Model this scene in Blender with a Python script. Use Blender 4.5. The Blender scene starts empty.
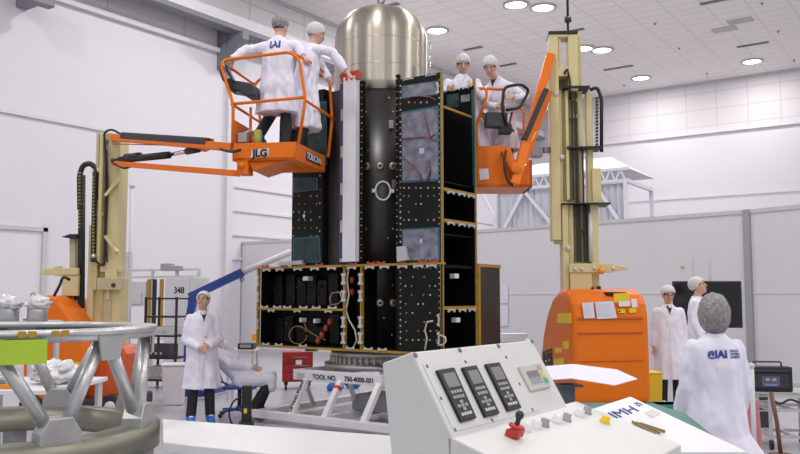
import bpy, bmesh, math, random
from mathutils import Vector, Matrix, noise
random.seed(7)
S = bpy.context.scene
COL = S.collection
R = math.radians
# ---------------------------------------------------------------- camera
FOC, PITCH, YAW, CAMH = 823.0, 4.8, 35.16, 1.68
cd = bpy.data.cameras.new('camera'); cam = bpy.data.objects.new('camera', cd); COL.objects.link(cam)
cam.location = (0, 0, CAMH); cam.rotation_euler = (R(90+PITCH), 0, R(YAW))
cd.sensor_width = 36; cd.lens = FOC/800*36; cd.clip_end = 300
S.camera = cam
# ---------------------------------------------------------------- world, exposure
w = bpy.data.worlds.new('hall_ambient_fill'); S.world = w; w.use_nodes = True  # even ambient fill added through the open sides of the model
w.node_tree.nodes['Background'].inputs[0].default_value = (.93, .93, 1, 1)
w.node_tree.nodes['Background'].inputs[1].default_value = .70
S.view_settings.view_transform = 'Standard'; S.view_settings.look = 'None'
S.view_settings.gamma = 1; S.view_settings.exposure = -0.26
ZC = 11.5                      # ceiling height
XL, YB = -18.7, 38.4           # left wall, back wall
XR, YF = 16.0, -9.0            # floor and ceiling extents towards the sides left open for the ambient fill
LAMP_W = 230

# ---------------------------------------------------------------- geometry helpers
CM = Matrix.Translation((0, 0, CAMH)) @ Matrix.Rotation(R(YAW), 4, 'Z') @ Matrix.Rotation(R(90+PITCH), 4, 'X')
CO = Vector((0, 0, CAMH))
FW = Vector((-math.sin(R(YAW)), math.cos(R(YAW)), 0)); RT = Vector((math.cos(R(YAW)), math.sin(R(YAW)), 0)); UP = Vector((0, 0, 1))
def ray(px, py): return (CM.to_3x3() @ Vector((px-400, 227-py, -FOC))).normalized()
def at(px, py, d):             # point at horizontal distance d in front of the photographer
    r = ray(px, py); return CO + r*(d/r.dot(FW))
def onplane(px, py, P, n):
    r = ray(px, py); return CO + r*((P-CO).dot(n)/r.dot(n))
def onz(px, py, z): return onplane(px, py, Vector((0, 0, z)), UP)
def onx(px, py, x): return onplane(px, py, Vector((x, 0, 0)), Vector((1, 0, 0)))
def ony(px, py, y): return onplane(px, py, Vector((0, y, 0)), Vector((0, 1, 0)))
def V(*a): return Vector(a)

class Fr:                      # a local frame: u right, v away, z up
    def __init__(s, o, rot):   # o world point; rot degrees about z against the photographer's axes
        s.o = Vector((o.x, o.y, 0)); a = R(rot)
        s.e1 = RT*math.cos(a)+FW*math.sin(a); s.e2 = -RT*math.sin(a)+FW*math.cos(a)
    def __call__(s, u, v, z): return s.o+s.e1*u+s.e2*v+UP*z
    def px(s, px, py, v=0):    # point on the frame's plane v = const
        return onplane(px, py, s.o+s.e2*v, s.e2)

MATS = {}
def mat(name, col, rough=.6, metal=0, var=.04, scale=6, emit=0, alpha=1, trans=0, bump=0, bscale=40, spec=.5, stretch=None, coat=0):
    if name in MATS: return MATS[name]
    m = bpy.data.materials.new(name); m.use_nodes = True; nt = m.node_tree; b = nt.nodes['Principled BSDF']
    b.inputs['Roughness'].default_value = rough; b.inputs['Metallic'].default_value = metal
    b.inputs['Specular IOR Level'].default_value = spec
    tc = nt.nodes.new('ShaderNodeTexCoord'); mp = nt.nodes.new('ShaderNodeMapping'); nt.links.new(tc.outputs['Object'], mp.inputs[0])
    if stretch: mp.inputs['Scale'].default_value = stretch
    nz = nt.nodes.new('ShaderNodeTexNoise'); nz.inputs['Scale'].default_value = scale; nz.inputs['Detail'].default_value = 4
    nt.links.new(mp.outputs[0], nz.inputs[0])
    mx = nt.nodes.new('ShaderNodeMix'); mx.data_type = 'RGBA'
    mx.inputs[6].default_value = (*[max(0, c*(1-var*2)) for c in col], 1); mx.inputs[7].default_value = (*[min(1, c*(1+var*2)) for c in col], 1)
    nt.links.new(nz.outputs[0], mx.inputs[0]); nt.links.new(mx.outputs[2], b.inputs['Base Color'])
    if emit: b.inputs['Emission Color'].default_value = (*col, 1); b.inputs['Emission Strength'].default_value = emit
    if alpha < 1: b.inputs['Alpha'].default_value = alpha
    if trans: b.inputs['Transmission Weight'].default_value = trans
    if coat: b.inputs['Coat Weight'].default_value = coat
    if bump:
        n2 = nt.nodes.new('ShaderNodeTexNoise'); n2.inputs['Scale'].default_value = bscale; nt.links.new(mp.outputs[0], n2.inputs[0])
        bp = nt.nodes.new('ShaderNodeBump'); bp.inputs['Strength'].default_value = bump; bp.inputs['Distance'].default_value = .02
        nt.links.new(n2.outputs[0], bp.inputs['Height']); nt.links.new(bp.outputs[0], b.inputs['Normal'])
    MATS[name] = m; return m

def tilemat(name, col, line, bw, bh, mortar, axes, rough=.7, var=.015):
    m = bpy.data.materials.new(name); m.use_nodes = True; nt = m.node_tree; b = nt.nodes['Principled BSDF']; b.inputs['Roughness'].default_value = rough
    g = nt.nodes.new('ShaderNodeNewGeometry'); sp = nt.nodes.new('ShaderNodeSeparateXYZ'); cb = nt.nodes.new('ShaderNodeCombineXYZ')
    nt.links.new(g.outputs['Position'], sp.inputs[0]); nt.links.new(sp.outputs[axes[0]], cb.inputs[0]); nt.links.new(sp.outputs[axes[1]], cb.inputs[1])
    br = nt.nodes.new('ShaderNodeTexBrick'); nt.links.new(cb.outputs[0], br.inputs[0]); br.offset = 0
    br.inputs['Color1'].default_value = (*[c*(1-var) for c in col], 1); br.inputs['Color2'].default_value = (*[c*(1+var) for c in col], 1); br.inputs['Mortar'].default_value = (*line, 1)
    br.inputs['Scale'].default_value = 1; br.inputs['Mortar Size'].default_value = mortar; br.inputs['Brick Width'].default_value = bw; br.inputs['Row Height'].default_value = bh
    nt.links.new(br.outputs[0], b.inputs['Base Color']); MATS[name] = m; return m

# colours
M_wall = mat('wall_paint', (.71, .685, .75), .55, var=.012, scale=.4)
M_wall2 = mat('wall_lower_paint', (.74, .725, .78), .55, var=.012, scale=.4)
M_ceil = tilemat('ceiling_tiles', (.90, .86, .84), (.78, .75, .73), 1.2, .6, .035, (0, 1))
M_wtile = tilemat('wall_cladding_back', (.66, .635, .665), (.56, .54, .57), 1.35, .785, .03, (0, 2))
M_wtileL = tilemat('wall_cladding_left', (.70, .68, .70), (.58, .56, .59), 2.6, 1.0, .04, (1, 2))
M_floor = mat('epoxy_floor', (.41, .41, .445), .28, var=.03, scale=.6)
M_trim = mat('trim_grey', (.56, .55, .58), .5)
M_trimw = mat('trim_pale', (.68, .66, .70), .5)
M_steel = mat('girder_steel', (.20, .20, .235), .5)
M_part = mat('partition_panel_grey', (.66, .655, .70), .5, var=.01, scale=.5)
M_orange = mat('lift_orange', (.78, .17, .004), .45, var=.03, scale=3, coat=.06, spec=.3)
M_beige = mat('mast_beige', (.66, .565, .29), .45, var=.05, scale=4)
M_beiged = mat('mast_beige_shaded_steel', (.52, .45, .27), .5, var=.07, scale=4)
M_black = mat('black_rubber', (.012, .012, .014), .5)
M_dark = mat('dark_plastic', (.03, .03, .035), .45)
M_sat = mat('black_composite', (.004, .004, .004), .55, spec=.12, var=.3, scale=3)
M_sat2 = mat('black_composite_panel', (.007, .008, .007), .42, spec=.2, var=.35, scale=5)
M_gold = mat('kapton_tape_edge', (.40, .235, .025), .4, var=.18, scale=14)
M_goldd = mat('gold_tape_dull', (.30, .20, .06), .45, var=.25, scale=14)
M_clip = mat('bracket_grey', (.50, .49, .50), .45, metal=.2)
M_red = mat('red_cover', (.50, .05, .03), .45)
M_white = mat('white_plastic', (.78, .78, .83), .4, var=.02)
M_whitep = mat('white_painted_steel', (.72, .72, .74), .35, var=.03, scale=3)
M_alu = mat('aluminium', (.60, .60, .61), .36, metal=.75, var=.08, scale=9, bump=.1)
M_alud = mat('aluminium_plate', (.50, .50, .50), .42, metal=.7, var=.12, scale=8)
M_tank = mat('tank_titanium', (.46, .42, .36), .24, metal=1, var=.22, scale=3, stretch=(4, 4, .15))  # vertical streaks in the colour stand in for reflections
M_chrome = mat('chrome', (.75, .75, .78), .12, metal=1, var=.02)
M_teal = mat('teal_tape', (.012, .10, .13), .35, var=.2)
M_win = mat('reflective_film', (.22, .22, .27), .22, metal=.45, var=.5, scale=9)
M_wind = mat('reflective_film_dark', (.025, .05, .05), .25, metal=.35, var=.6, scale=10)
M_brass = mat('brass_disc', (.52, .42, .28), .35, metal=.6)
M_coat = mat('coat_cloth', (.80, .78, .90), .75, var=.03, scale=8, bump=.25, bscale=14)
M_cap = mat('cap_mesh', (.85, .84, .86), .8, alpha=.78, var=.15, scale=60, bump=.6, bscale=60)
M_capg = mat('cap_mesh_grey', (.33, .31, .31), .85, alpha=.9, var=.42, scale=45, bump=.8, bscale=50)
M_skin = mat('skin', (.60, .36, .26), .5, var=.04)
M_hair = mat('hair_dark', (.03, .022, .018), .7, var=.2, scale=40)
M_hairg = mat('hair_grey', (.16, .14, .13), .8, var=.3, scale=40)
M_trou = mat('trousers_dark', (.02, .02, .026), .8)
M_shoe = mat('shoe_cover_blue', (.03, .17, .62), .5, bump=.4, bscale=60)
M_shoeg = mat('shoe_grey', (.22, .20, .19), .6)
M_blue = mat('crane_blue', (.02, .065, .32), .4)
M_blueink = mat('logo_blue', (.03, .06, .30), .6)
M_navy = mat('logo_navy', (.05, .06, .14), .6)
M_yel = mat('yellow_label', (.82, .56, .02), .5)
M_lime = mat('lime_label', (.42, .62, .04), .5)
M_console = mat('console_white', (.64, .645, .635), .42, var=.02)
M_consoles = mat('console_side_grey', (.52, .53, .54), .45, var=.02)
M_lcd = mat('lcd_grey', (.20, .20, .21), .3)
M_key = mat('key_grey', (.35, .37, .40), .5)
M_grey = mat('mid_grey', (.34, .34, .36), .5)
M_lgrey = mat('light_grey', (.60, .60, .62), .5)
M_paper = mat('paper', (.70, .69, .80), .7, var=.02)
M_green = mat('green_table', (.03, .16, .12), .5)
M_film = mat('plastic_film', (.80, .82, .86), .12, var=.1, scale=12, alpha=.55, bump=1, bscale=18)
M_curt = mat('curtain_plastic', (.62, .64, .72), .35, var=.12, scale=6, stretch=(8, 8, .4))
M_pink = mat('pink_plastic', (.62, .22, .26), .3, alpha=.8)
M_lamp = mat('lamp_lens', (1, .98, .93), .4, emit=14)
M_vent = mat('vent_grey', (.16, .15, .15), .6)
M_ventl = mat('vent_light', (.50, .48, .47), .6)
M_ambtail = mat('amber_lens', (.9, .30, .02), .2)
M_screen = mat('screen_blue', (.12, .18, .42), .2, emit=.25)
M_eye = mat('eye_dark', (.03, .02, .02), .2)
M_lip = mat('lip', (.42, .17, .14), .5)

class MB:
    def __init__(s): s.v = []; s.f = []; s.mi = []; s.cur = 0; s.sm = []; s.smooth = False
    def m(s, i): s.cur = i; return s
    def add(s, vs, fs):
        o = len(s.v); s.v += [Vector(a) for a in vs]
        for f in fs: s.f.append([i+o for i in f]); s.mi.append(s.cur); s.sm.append(s.smooth)
        return s
    def hexa(s, a, b, c, d, e, f, g, h):   # bottom a b c d, top e f g h
        return s.add([a, b, c, d, e, f, g, h], [(3, 2, 1, 0), (4, 5, 6, 7), (0, 1, 5, 4), (1, 2, 6, 5), (2, 3, 7, 6), (3, 0, 4, 7)])
    def box(s, x0, x1, y0, y1, z0, z1, fr=None):
        g = fr if fr else (lambda x, y, z: Vector((x, y, z)))
        return s.hexa(*[g(*p) for p in ((x0, y0, z0), (x1, y0, z0), (x1, y1, z0), (x0, y1, z0), (x0, y0, z1), (x1, y0, z1), (x1, y1, z1), (x0, y1, z1))])
    def beam(s, p, q, w, h, up=UP):
        p, q = Vector(p), Vector(q); d = (q-p).normalized(); a = d.cross(up)
        if a.length < 1e-3: a = d.cross(Vector((1, 0, 0)))
        a.normalize(); b = a.cross(d).normalized(); a = a*w/2; b = b*h/2
        return s.hexa(p-a-b, p+a-b, q+a-b, q-a-b, p-a+b, p+a+b, q+a+b, q-a+b)
    def tube(s, pts, r, n=10, cap=True):
        pts = [Vector(p) for p in pts]; rs = r if isinstance(r, (list, tuple)) else [r]*len(pts)
        prev = None; vs = []; N = len(pts)
        for i, p in enumerate(pts):
            d = (pts[min(i+1, N-1)]-pts[max(i-1, 0)]).normalized()
            a = prev - d*prev.dot(d) if prev is not None else d.orthogonal()
            if a.length < 1e-4: a = d.orthogonal()
            a.normalize(); prev = a; b = d.cross(a)
            for k in range(n):
                t = 2*math.pi*k/n; vs.append(p+(a*math.cos(t)+b*math.sin(t))*rs[i])
        fs = [(i*n+k, i*n+(k+1) % n, (i+1)*n+(k+1) % n, (i+1)*n+k) for i in range(N-1) for k in range(n)]
        if cap: fs += [tuple(range(n-1, -1, -1)), tuple((N-1)*n+k for k in range(n))]
        sm = s.smooth; s.smooth = True; s.add(vs, fs); s.smooth = sm; return s
    def cyl(s, p, q, r, n=20): return s.tube([p, q], r, n)
    def lathe(s, c, prof, n=48, axis=UP, cap=False):
        c = Vector(c); a = axis.orthogonal().normalized(); b = axis.cross(a).normalized(); vs = []
        for r, z in prof:
            for k in range(n):
                t = 2*math.pi*k/n; vs.append(c+(a*math.cos(t)+b*math.sin(t))*r+axis*z)
        fs = [(i*n+k, i*n+(k+1) % n, (i+1)*n+(k+1) % n, (i+1)*n+k) for i in range(len(prof)-1) for k in range(n)]
        if cap: fs += [tuple(range(n-1, -1, -1)), tuple((len(prof)-1)*n+k for k in range(n))]
        sm = s.smooth; s.smooth = True; s.add(vs, fs); s.smooth = sm; return s
    def prism(s, poly, ext):               # poly world points, ext vector
        n = len(poly); poly = [Vector(p) for p in poly]
        return s.add(poly+[p+Vector(ext) for p in poly], [tuple(range(n-1, -1, -1)), tuple(range(n, 2*n))]+[(i, (i+1) % n, (i+1) % n+n, i+n) for i in range(n)])
    def ell(s, c, r, rot=None, n=14, k=10):
        c = Vector(c); vs = []; rot = rot or Matrix.Identity(3)
        for i in range(k+1):
            ph = math.pi*i/k
            for j in range(n):
                t = 2*math.pi*j/n; vs.append(c+rot @ Vector((r[0]*math.sin(ph)*math.cos(t), r[1]*math.sin(ph)*math.sin(t), r[2]*math.cos(ph))))
        sm = s.smooth; s.smooth = True
        s.add(vs, [(i*n+j, (i+1)*n+j, (i+1)*n+(j+1) % n, i*n+(j+1) % n) for i in range(k) for j in range(n)]); s.smooth = sm; return s
    def cap(s, p, q, r1, r2, n=12):        # tapered capsule
        p, q = Vector(p), Vector(q); d = q-p
        if d.length < 1e-5: return s.ell(p, (r1,)*3)
        d.normalize(); pts = []; rs = []
        for a in (-90, -60, -30, 0): pts.append(p+d*r1*math.sin(R(a))); rs.append(max(r1*math.cos(R(a)), .0005))
        for a in (0, 30, 60, 90): pts.append(q+d*r2*math.sin(R(a))); rs.append(max(r2*math.cos(R(a)), .0005))
        return s.tube(pts, rs, n)
    def mesh(s, name, base):
        me = bpy.data.meshes.new(name); me.from_pydata([v-base for v in s.v], [], s.f)
        for p, i, sm in zip(me.polygons, s.mi, s.sm): p.material_index = i; p.use_smooth = sm
        bm = bmesh.new(); bm.from_mesh(me); bmesh.ops.remove_doubles(bm, verts=bm.verts, dist=1e-5); bmesh.ops.recalc_face_normals(bm, faces=bm.faces); bm.to_mesh(me); bm.free()
        return me
    def build(s, name, m, parent=None, bevel=0, base=None, label=None, cat=None, group=None, kind=None, seg=2):
        if parent is not None:
            p = parent; base = Vector((0, 0, 0))
            while p: base = base+p.location; p = p.parent
        elif base is None:
            zs = min(v.z for v in s.v); c = sum(s.v, Vector())/len(s.v); base = Vector((c.x, c.y, zs))
        me = s.mesh(name, base)
        for mm in (m if isinstance(m, (list, tuple)) else [m]): me.materials.append(mm)
        o = bpy.data.objects.new(name, me); COL.objects.link(o)
        if parent is not None: o.parent = parent
        else: o.location = base
        if bevel:
            bv = o.modifiers.new('b', 'BEVEL'); bv.width = bevel; bv.segments = seg; bv.limit_method = 'ANGLE'; bv.angle_limit = R(35)
        tag(o, label, cat, group, kind); return o
def tag(o, label=None, cat=None, group=None, kind=None):
    for k, v in (('label', label), ('category', cat), ('group', group), ('kind', kind)):
        if v: o[k] = v
    return o
def thing(name, loc, label, cat, group=None):
    o = bpy.data.objects.new(name, None); COL.objects.link(o); o.location = loc; o.empty_display_size = .1
    return tag(o, label, cat, group)
def text(s, P, xd, yd, size, m, name, parent, thick=.0015, align='CENTER', bold=0, label=None):
    cu = bpy.data.curves.new('t', 'FONT'); cu.body = s; cu.size = size; cu.extrude = thick; cu.align_x = align; cu.align_y = 'CENTER'; cu.offset = bold
    o = bpy.data.objects.new('t', cu); COL.objects.link(o)
    dg = bpy.context.evaluated_depsgraph_get(); me = bpy.data.meshes.new_from_object(o.evaluated_get(dg)); bpy.data.objects.remove(o)
    xd = xd.normalized(); n = xd.cross(yd).normalized(); yd = n.cross(xd)
    mt = Matrix((xd, yd, n)).transposed().to_4x4(); mt.translation = P
    base = Vector(); p = parent
    while p: base = base+p.location; p = p.parent
    me.transform(Matrix.Translation(-base) @ mt); me.materials.clear(); me.materials.append(m); me.name = name
    o = bpy.data.objects.new(name, me); COL.objects.link(o); o.parent = parent
    if label: o['label'] = label
    return o
def sticker(pxs, P, n, m, name, parent, th=.004, label=None):   # thin plate lying on a plane
    b = MB(); n = n.normalized()
    if n.dot(CO-P) < 0: n = -n
    b.prism([onplane(x, y, P, n) for x, y in pxs], n*th); return b.build(name, m, parent, label=label)
def rect(x0, y0, x1, y1): return [(x0, y0), (x1, y0), (x1, y1), (x0, y1)]
def hbox(b, px0, px1, py0, py1, d, th, rot=0):   # upright box whose near face stands at distance d
    f = Fr(at((px0+px1)/2, (py0+py1)/2, d), rot)
    u0 = (f.px(px0, (py0+py1)/2)-f.o).dot(f.e1); u1 = (f.px(px1, (py0+py1)/2)-f.o).dot(f.e1)
    z1 = f.px((px0+px1)/2, py0).z; z0 = f.px((px0+px1)/2, py1).z
    b.box(u0, u1, 0, th, z0, z1, f); return f, u0, u1, z0, z1

# ================================================================ THE SETTING
def struct(b, name, m, bevel=0): return b.build(name, m, bevel=bevel, kind='structure')
b = MB(); b.box(XL-.3, XR, YF, YB+.3, -.2, 0); struct(b, 'floor', M_floor)
b = MB(); b.box(XL-.3, XR, YF, YB+.3, ZC, ZC+.2); struct(b, 'ceiling', M_ceil)
b = MB(); b.box(XL-.3, XL, YF, YB+.3, 0, 9.14); b.m(1).box(XL-.3, XL, YF, YB+.3, 9.14, ZC); struct(b, 'wall_left', [M_wall, M_wtileL])
b = MB(); b.box(XL, XR, YB, YB+.3, 0, 9.14); b.m(1).box(XL, XR, YB, YB+.3, 9.14, ZC); struct(b, 'wall_back', [M_wall, M_wtile])
yL = onx(226, 100, XL).y
n_t = 0
def trim(x0, x1, y0, y1, z0, z1, m=M_trimw):
    global n_t; n_t += 1
    b = MB(); b.box(x0, x1, y0, y1, z0, z1); struct(b, 'trim_%d' % n_t, m)
trim(XL, XL+.14, YF, onx(222, 60, XL).y, 9.06, 9.20)                    # ledge under the girder
trim(XL, XL+.06, YF, onx(108, 128, XL).y, 6.0, 6.10)
trim(XL, XR, YB-.12, YB, 9.06, 9.20)
trim(XL, XR, YB-.05, YB, 6.15, 6.23)
trim(XL, XR, YB-.05, YB, ZC-.12, ZC, M_trim)
trim(XL, XL+.05, YF, YB, ZC-.12, ZC, M_trim)
trim(XL, XL+.12, yL, yL+.25, 0, 9.06)
for py in (185.3, 209.4, 234, 258.5):
    z = onx(226, py, XL).z; trim(XL, XL+.05, yL+.25, YB-4, z-.03, z+.04)
# the double leaf service door in the left wall
yd0, yd1 = onx(-90, 230, XL).y, onx(46, 230, XL).y; zd = onx(46, 228, XL).z
b = MB(); b.box(XL, XL+.09, yd1-.12, yd1, 0, zd); b.box(XL, XL+.09, yd0, yd0+.12, 0, zd); b.box(XL, XL+.09, yd0, yd1, zd-.1, zd)
b.m(1).box(XL, XL+.04, yd0+.12, yd1-.12, 0, zd-.1); struct(b, 'door_1', [M_trim, M_wall2])
# crane runway girder along the left wall with its corbel
GX = XL+.6
b = MB(); b.box(GX, GX+.28, YF, YB-.4, 9.72, 10.05); b.box(XL, GX+.05, YF, YB-.4, 9.95, 10.05)
b.m(1).box(GX-.12, GX+.34, YF, YB-.4, 9.58, 9.72)
b.build('runway_girder', [M_trimw, M_steel], kind='structure')
yc = onx(224, 45, XL+.3).y
g = MB(); g.box(XL, XL+.36, yc, yc+.34, 8.55, 9.95)
g.prism([V(XL+.36, yc+.04, 8.7), V(XL+1.05, yc+.04, 9.35), V(XL+1.05, yc+.04, 9.6), V(XL+.36, yc+.04, 9.6)], V(0, .26, 0))
g.build('girder_corbel', M_steel, kind='structure')
P = onx(40, 2, GX+.2)
g = MB(); g.box(P.x-.12, P.x+.15, P.y-.3, P.y+.3, P.z-.08, P.z+.5); g.box(XL, P.x+.1, P.y-.15, P.y+.15, P.z, P.z+.3); g.build('girder_corbel', M_steel, kind='structure', bevel=.02)

# ceiling lamps
LG = 'round downlights recessed in the ceiling tiles'
lamps = [(516, 4, 'round ceiling downlight near top edge, left one of the pair above the right lift'),
         (543, 7, 'round ceiling downlight near top edge, right one of the pair above the right lift'),
         (437, 30, 'round ceiling downlight just right of the metal tank'),
         (583, 48, 'round ceiling downlight just right of the right mast top, left of its pair'),
         (602, 49.5, 'round ceiling downlight right of the right mast top, right of its pair'),
         (641, 77.5, 'round ceiling downlight closest to the back wall'),
         (752, 61, 'round ceiling downlight at far right near the back wall')]
def lamp(P, lab, r=.36):
    t = thing('ceiling_light', (P.x, P.y, ZC), lab, 'ceiling light', LG)
    b = MB(); b.lathe((P.x, P.y, ZC), [(r+.09, 0), (r+.09, -.05), (r, -.06), (r, 0)], 32); b.build('trim_ring', M_ventl, t)
    b = MB(); b.lathe((P.x, P.y, ZC), [(r, -.012), (.001, -.02)], 32); b.build('lens', M_lamp, t)
def lightat(P, r=.36, pw=LAMP_W):
    l = bpy.data.lights.new('downlight_lamp', 'AREA'); l.shape = 'DISK'; l.size = 2*r; l.energy = pw; l.color = (1, .97, .93)
    o = bpy.data.objects.new('downlight_lamp', l); COL.objects.link(o); o.location = (P.x, P.y, ZC-.07)
for px, py, lab in lamps: P = onz(px, py, ZC); lamp(P, lab); lightat(P, pw=170)
for x in (-14, -5, 4, 12):
    for y in (-4, 5, 14, 22):
        lightat(V(x, y, ZC), pw=LAMP_W*1.5)
# vents and small ceiling fittings
vents = [(700, 743, 4, 1, 'long dark slot vent at top edge right of centre'), (737, 769, 47, 42.5, 'dark slot vent above the far right downlight'),
         (604, 634, 70, 66, 'dark slot vent left of the downlight closest to the back wall'), (571, 584, 31, 28.5, 'dark slot vent behind the right mast top'),
         (464, 482, 50, 46.5, 'dark slot vent above the person leaning over the satellite'), (500, 517, 66, 64, 'dark slot vent above the leaning man in right basket'),
         (383, 400, 7, 4, 'dark slot vent right of the tank lifting eye')]
for x0, x1, y0, y1, lab in vents:
    a = onz(x0, y0, ZC); c = onz(x1, y1, ZC); b = MB(); b.beam(V(a.x, a.y, ZC-.01), V(a.x+(c-a).length, a.y, ZC-.01), .20, .03)
    o = b.build('slot_vent', M_vent, label=lab, cat='ceiling vent', group='slot vents in the ceiling')
for px, py, lab in ((744, 20, 'square grey ceiling panel, right one of the offset pair'), (728, 28.5, 'square grey ceiling panel, left one of the offset pair')):
    P = onz(px, py, ZC); b = MB(); b.box(P.x-.55, P.x+.3, P.y-.28, P.y+.28, ZC-.02, ZC+.01)
    b.build('ceiling_grille', M_ventl, label=lab, cat='ceiling vent', group='square grey grilles')
for px, py, w_ in ((655, 23, 'left'), (762, 3, 'topmost'), (778, 31, 'right'), (679, 48, 'middle'), (707, 73, 'near the back wall'), (624, 85, 'beside the wall line'), (794, 60, 'at the right edge')):
    P = onz(px, py, ZC); b = MB(); b.lathe((P.x, P.y, ZC), [(.05, 0), (.05, -.03), (.015, -.08), (.001, -.085)], 12)
    b.build('sprinkler_head', M_grey, label='small dark sprinkler head in the ceiling, the one '+w_, cat='sprinkler', group='sprinkler heads')

# ================================================================ PARTITION
ZP = 3.31
pp = []
for px, py in ((240, 243.5), (476, 231.7), (748, 212), (840, 203)):
    d = (ZP-CAMH)*FOC/(296-py); q = at(px, 250, d); pp.append(V(q.x, q.y, 0))
for i, (lab) in enumerate(('grey wall panel run standing at the far left behind the satellite', 'long grey wall panel run behind the right lift and the people', 'grey wall panel at the right edge, right of the upright seam')):
    a, c = pp[i], pp[i+1]; d = (c-a).normalized(); n = V(d.y, -d.x, 0)
    if n.dot(-a) < 0: n = -n
    t = thing('partition_wall', a, lab, 'partition')
    b = MB(); b.hexa(*[p+UP*z for z in (0.05, ZP) for p in (a, c, c-n*.06, a-n*.06)]); b.build('panel', M_part, t)
    b = MB(); b.hexa(*[p+UP*z for z in (ZP-.03, ZP+.05) for p in (a+n*.02, c+n*.02, c-n*.08, a-n*.08)]); b.build('top_rail', M_trim, t)
    b = MB(); b.hexa(*[p+UP*z for z in (0, .1) for p in (a+n*.02, c+n*.02, c-n*.08, a-n*.08)]); b.build('bottom_rail', M_trim, t)
    if i == 2:
        b = MB(); q = a; b.hexa(*[p+UP*z for z in (0, ZP+.05) for p in (q+n*.06-d*.06, q+n*.06+d*.08, q-n*.08+d*.08, q-n*.08-d*.06)]); b.build('seam_post', M_grey, t)
    if i == 0:
        b = MB(); q = a; b.hexa(*[p+UP*z for z in (0, ZP+.05) for p in (q+n*.04, q+n*.04+d*.1, q-n*.08+d*.1, q-n*.08)]); b.build('seam_post', M_grey, t)
    b = MB(); b.hexa(*[p+UP*z for z in (1.72, 1.76) for p in (a+n*.01, c+n*.01, c, a)]); b.build('joint_strip', M_trimw, t)

# white tented frame standing behind the partition
d = 24
t = thing('tented_frame', at(556, 300, d+1)*1.0, 'white framed tent with translucent plastic curtain behind the partition, right lift mast in front', 'tent')
t.location.z = 0
f = Fr(at(497, 300, d), -33)
W_ = ((f.px(626, 200))-f.o).dot(f.e1); zt = f.px(500, 190).z
b = MB(); n = 60
vs = []; 
for i in range(n+1):
    u = W_*i/n; vv = .04*math.sin(i*2.2)
    vs += [f(u, vv+.1, .1), f(u, vv+.1, zt-.05)]
b.add(vs, [(2*i, 2*i+2, 2*i+3, 2*i+1) for i in range(n)])
b.add([f(0, .1, .1), f(0, 2.4, .1), f(0, 2.4, zt-.05), f(0, .1, zt-.05)], [(0, 1, 2, 3)])
b.build('curtain', M_curt, t)
b = MB()
for u in (0, W_*.5, W_): b.beam(f(u, 0, 0), f(u, 0, zt), .1, .1)
for z in (zt, zt+.32): b.beam(f(-.1, 0, z), f(W_+.1, 0, z), .1, .08)
k = 14
for i in range(k): b.beam(f(W_*i/k, 0, zt), f(W_*(i+.5)/k, 0, zt+.32), .04, .04); b.beam(f(W_*(i+.5)/k, 0, zt+.32), f(W_*(i+1)/k, 0, zt), .04, .04)
for (u0, z0, u1, z1) in ((0, zt-1.6, .9, zt-.1), (0, zt-.9, -.5, zt), (W_*.5, zt-1.3, W_*.5-1, zt-.1), (W_, zt-1.4, W_-.8, zt-.1)): b.beam(f(u0, -.03, z0), f(u1, -.03, z1), .09, .09)
for u in (0, W_): b.beam(f(u, 0, 0), f(u, 2.4, 0), .1, .1); b.beam(f(u, 2.4, 0), f(u, 2.4, zt), .1, .1); b.beam(f(u, 0, zt), f(u, 2.4, zt), .1, .1)
b.build('frame', M_white, t)
b = MB(); zr = zt+.32
b.add([f(-.1, 0, zr), f(W_+.1, 0, zr), f(W_*.8, 1.2, zr+.55), f(W_*.2, 1.2, zr+.55), f(-.1, 2.4, zr), f(W_+.1, 2.4, zr)], [(0, 1, 2, 3), (3, 2, 5, 4), (0, 3, 4), (1, 5, 2)]); b.build('roof_cover', M_white, t)

# ================================================================ SATELLITE
DC = 10.0
C0 = at(443, 300, DC); cx, cy = C0.x, C0.y
def SP(px, py, t=0): return ony(px, py, cy+t)          # point on a plane parallel to the front
def sw(px, t=0): return cx-SP(px, 300, t).x            # distance left of the corner
def G(w, t, z): return V(cx-w, cy+t, z)
zb = SP(443, 354.5).z; zt = SP(443, 263.2).z; ztop = SP(441, 72).z
Wd = sw(257.9); AX = sw(343)+.02; AT = .86
sat = thing('satellite', G(AX, AT, zb), 'large black box-shaped satellite under assembly with metal tank on top, on white stand', 'satellite')
def sbox(b, w0, w1, t0, t1, z0, z1): return b.box(cx-w1, cx-w0, cy+t0, cy+t1, z0, z1)
Dd = 1.46
# base body: thin walled compartments behind the front frame
b = MB()
sbox(b, sw(362), Wd-.03, .30, .34, zb+.02, zt-.02)                       # rear of front bays
sbox(b, .04, Wd-.02, 0.04, Dd-.04, zb, zb+.03); sbox(b, .04, Wd-.02, 0.04, Dd-.04, zt-.04, zt-.01)
sbox(b, Wd-.05, Wd-.02, 0.04, Dd-.04, zb, zt); sbox(b, .06, Wd-.02, Dd-.08, Dd-.04, zb, zt)
for px in (345, 362): wv = sw(px); sbox(b, wv-.015, wv+.015, .03, .30, zb, zt)
b.build('lower_body', M_sat, sat)
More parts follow.
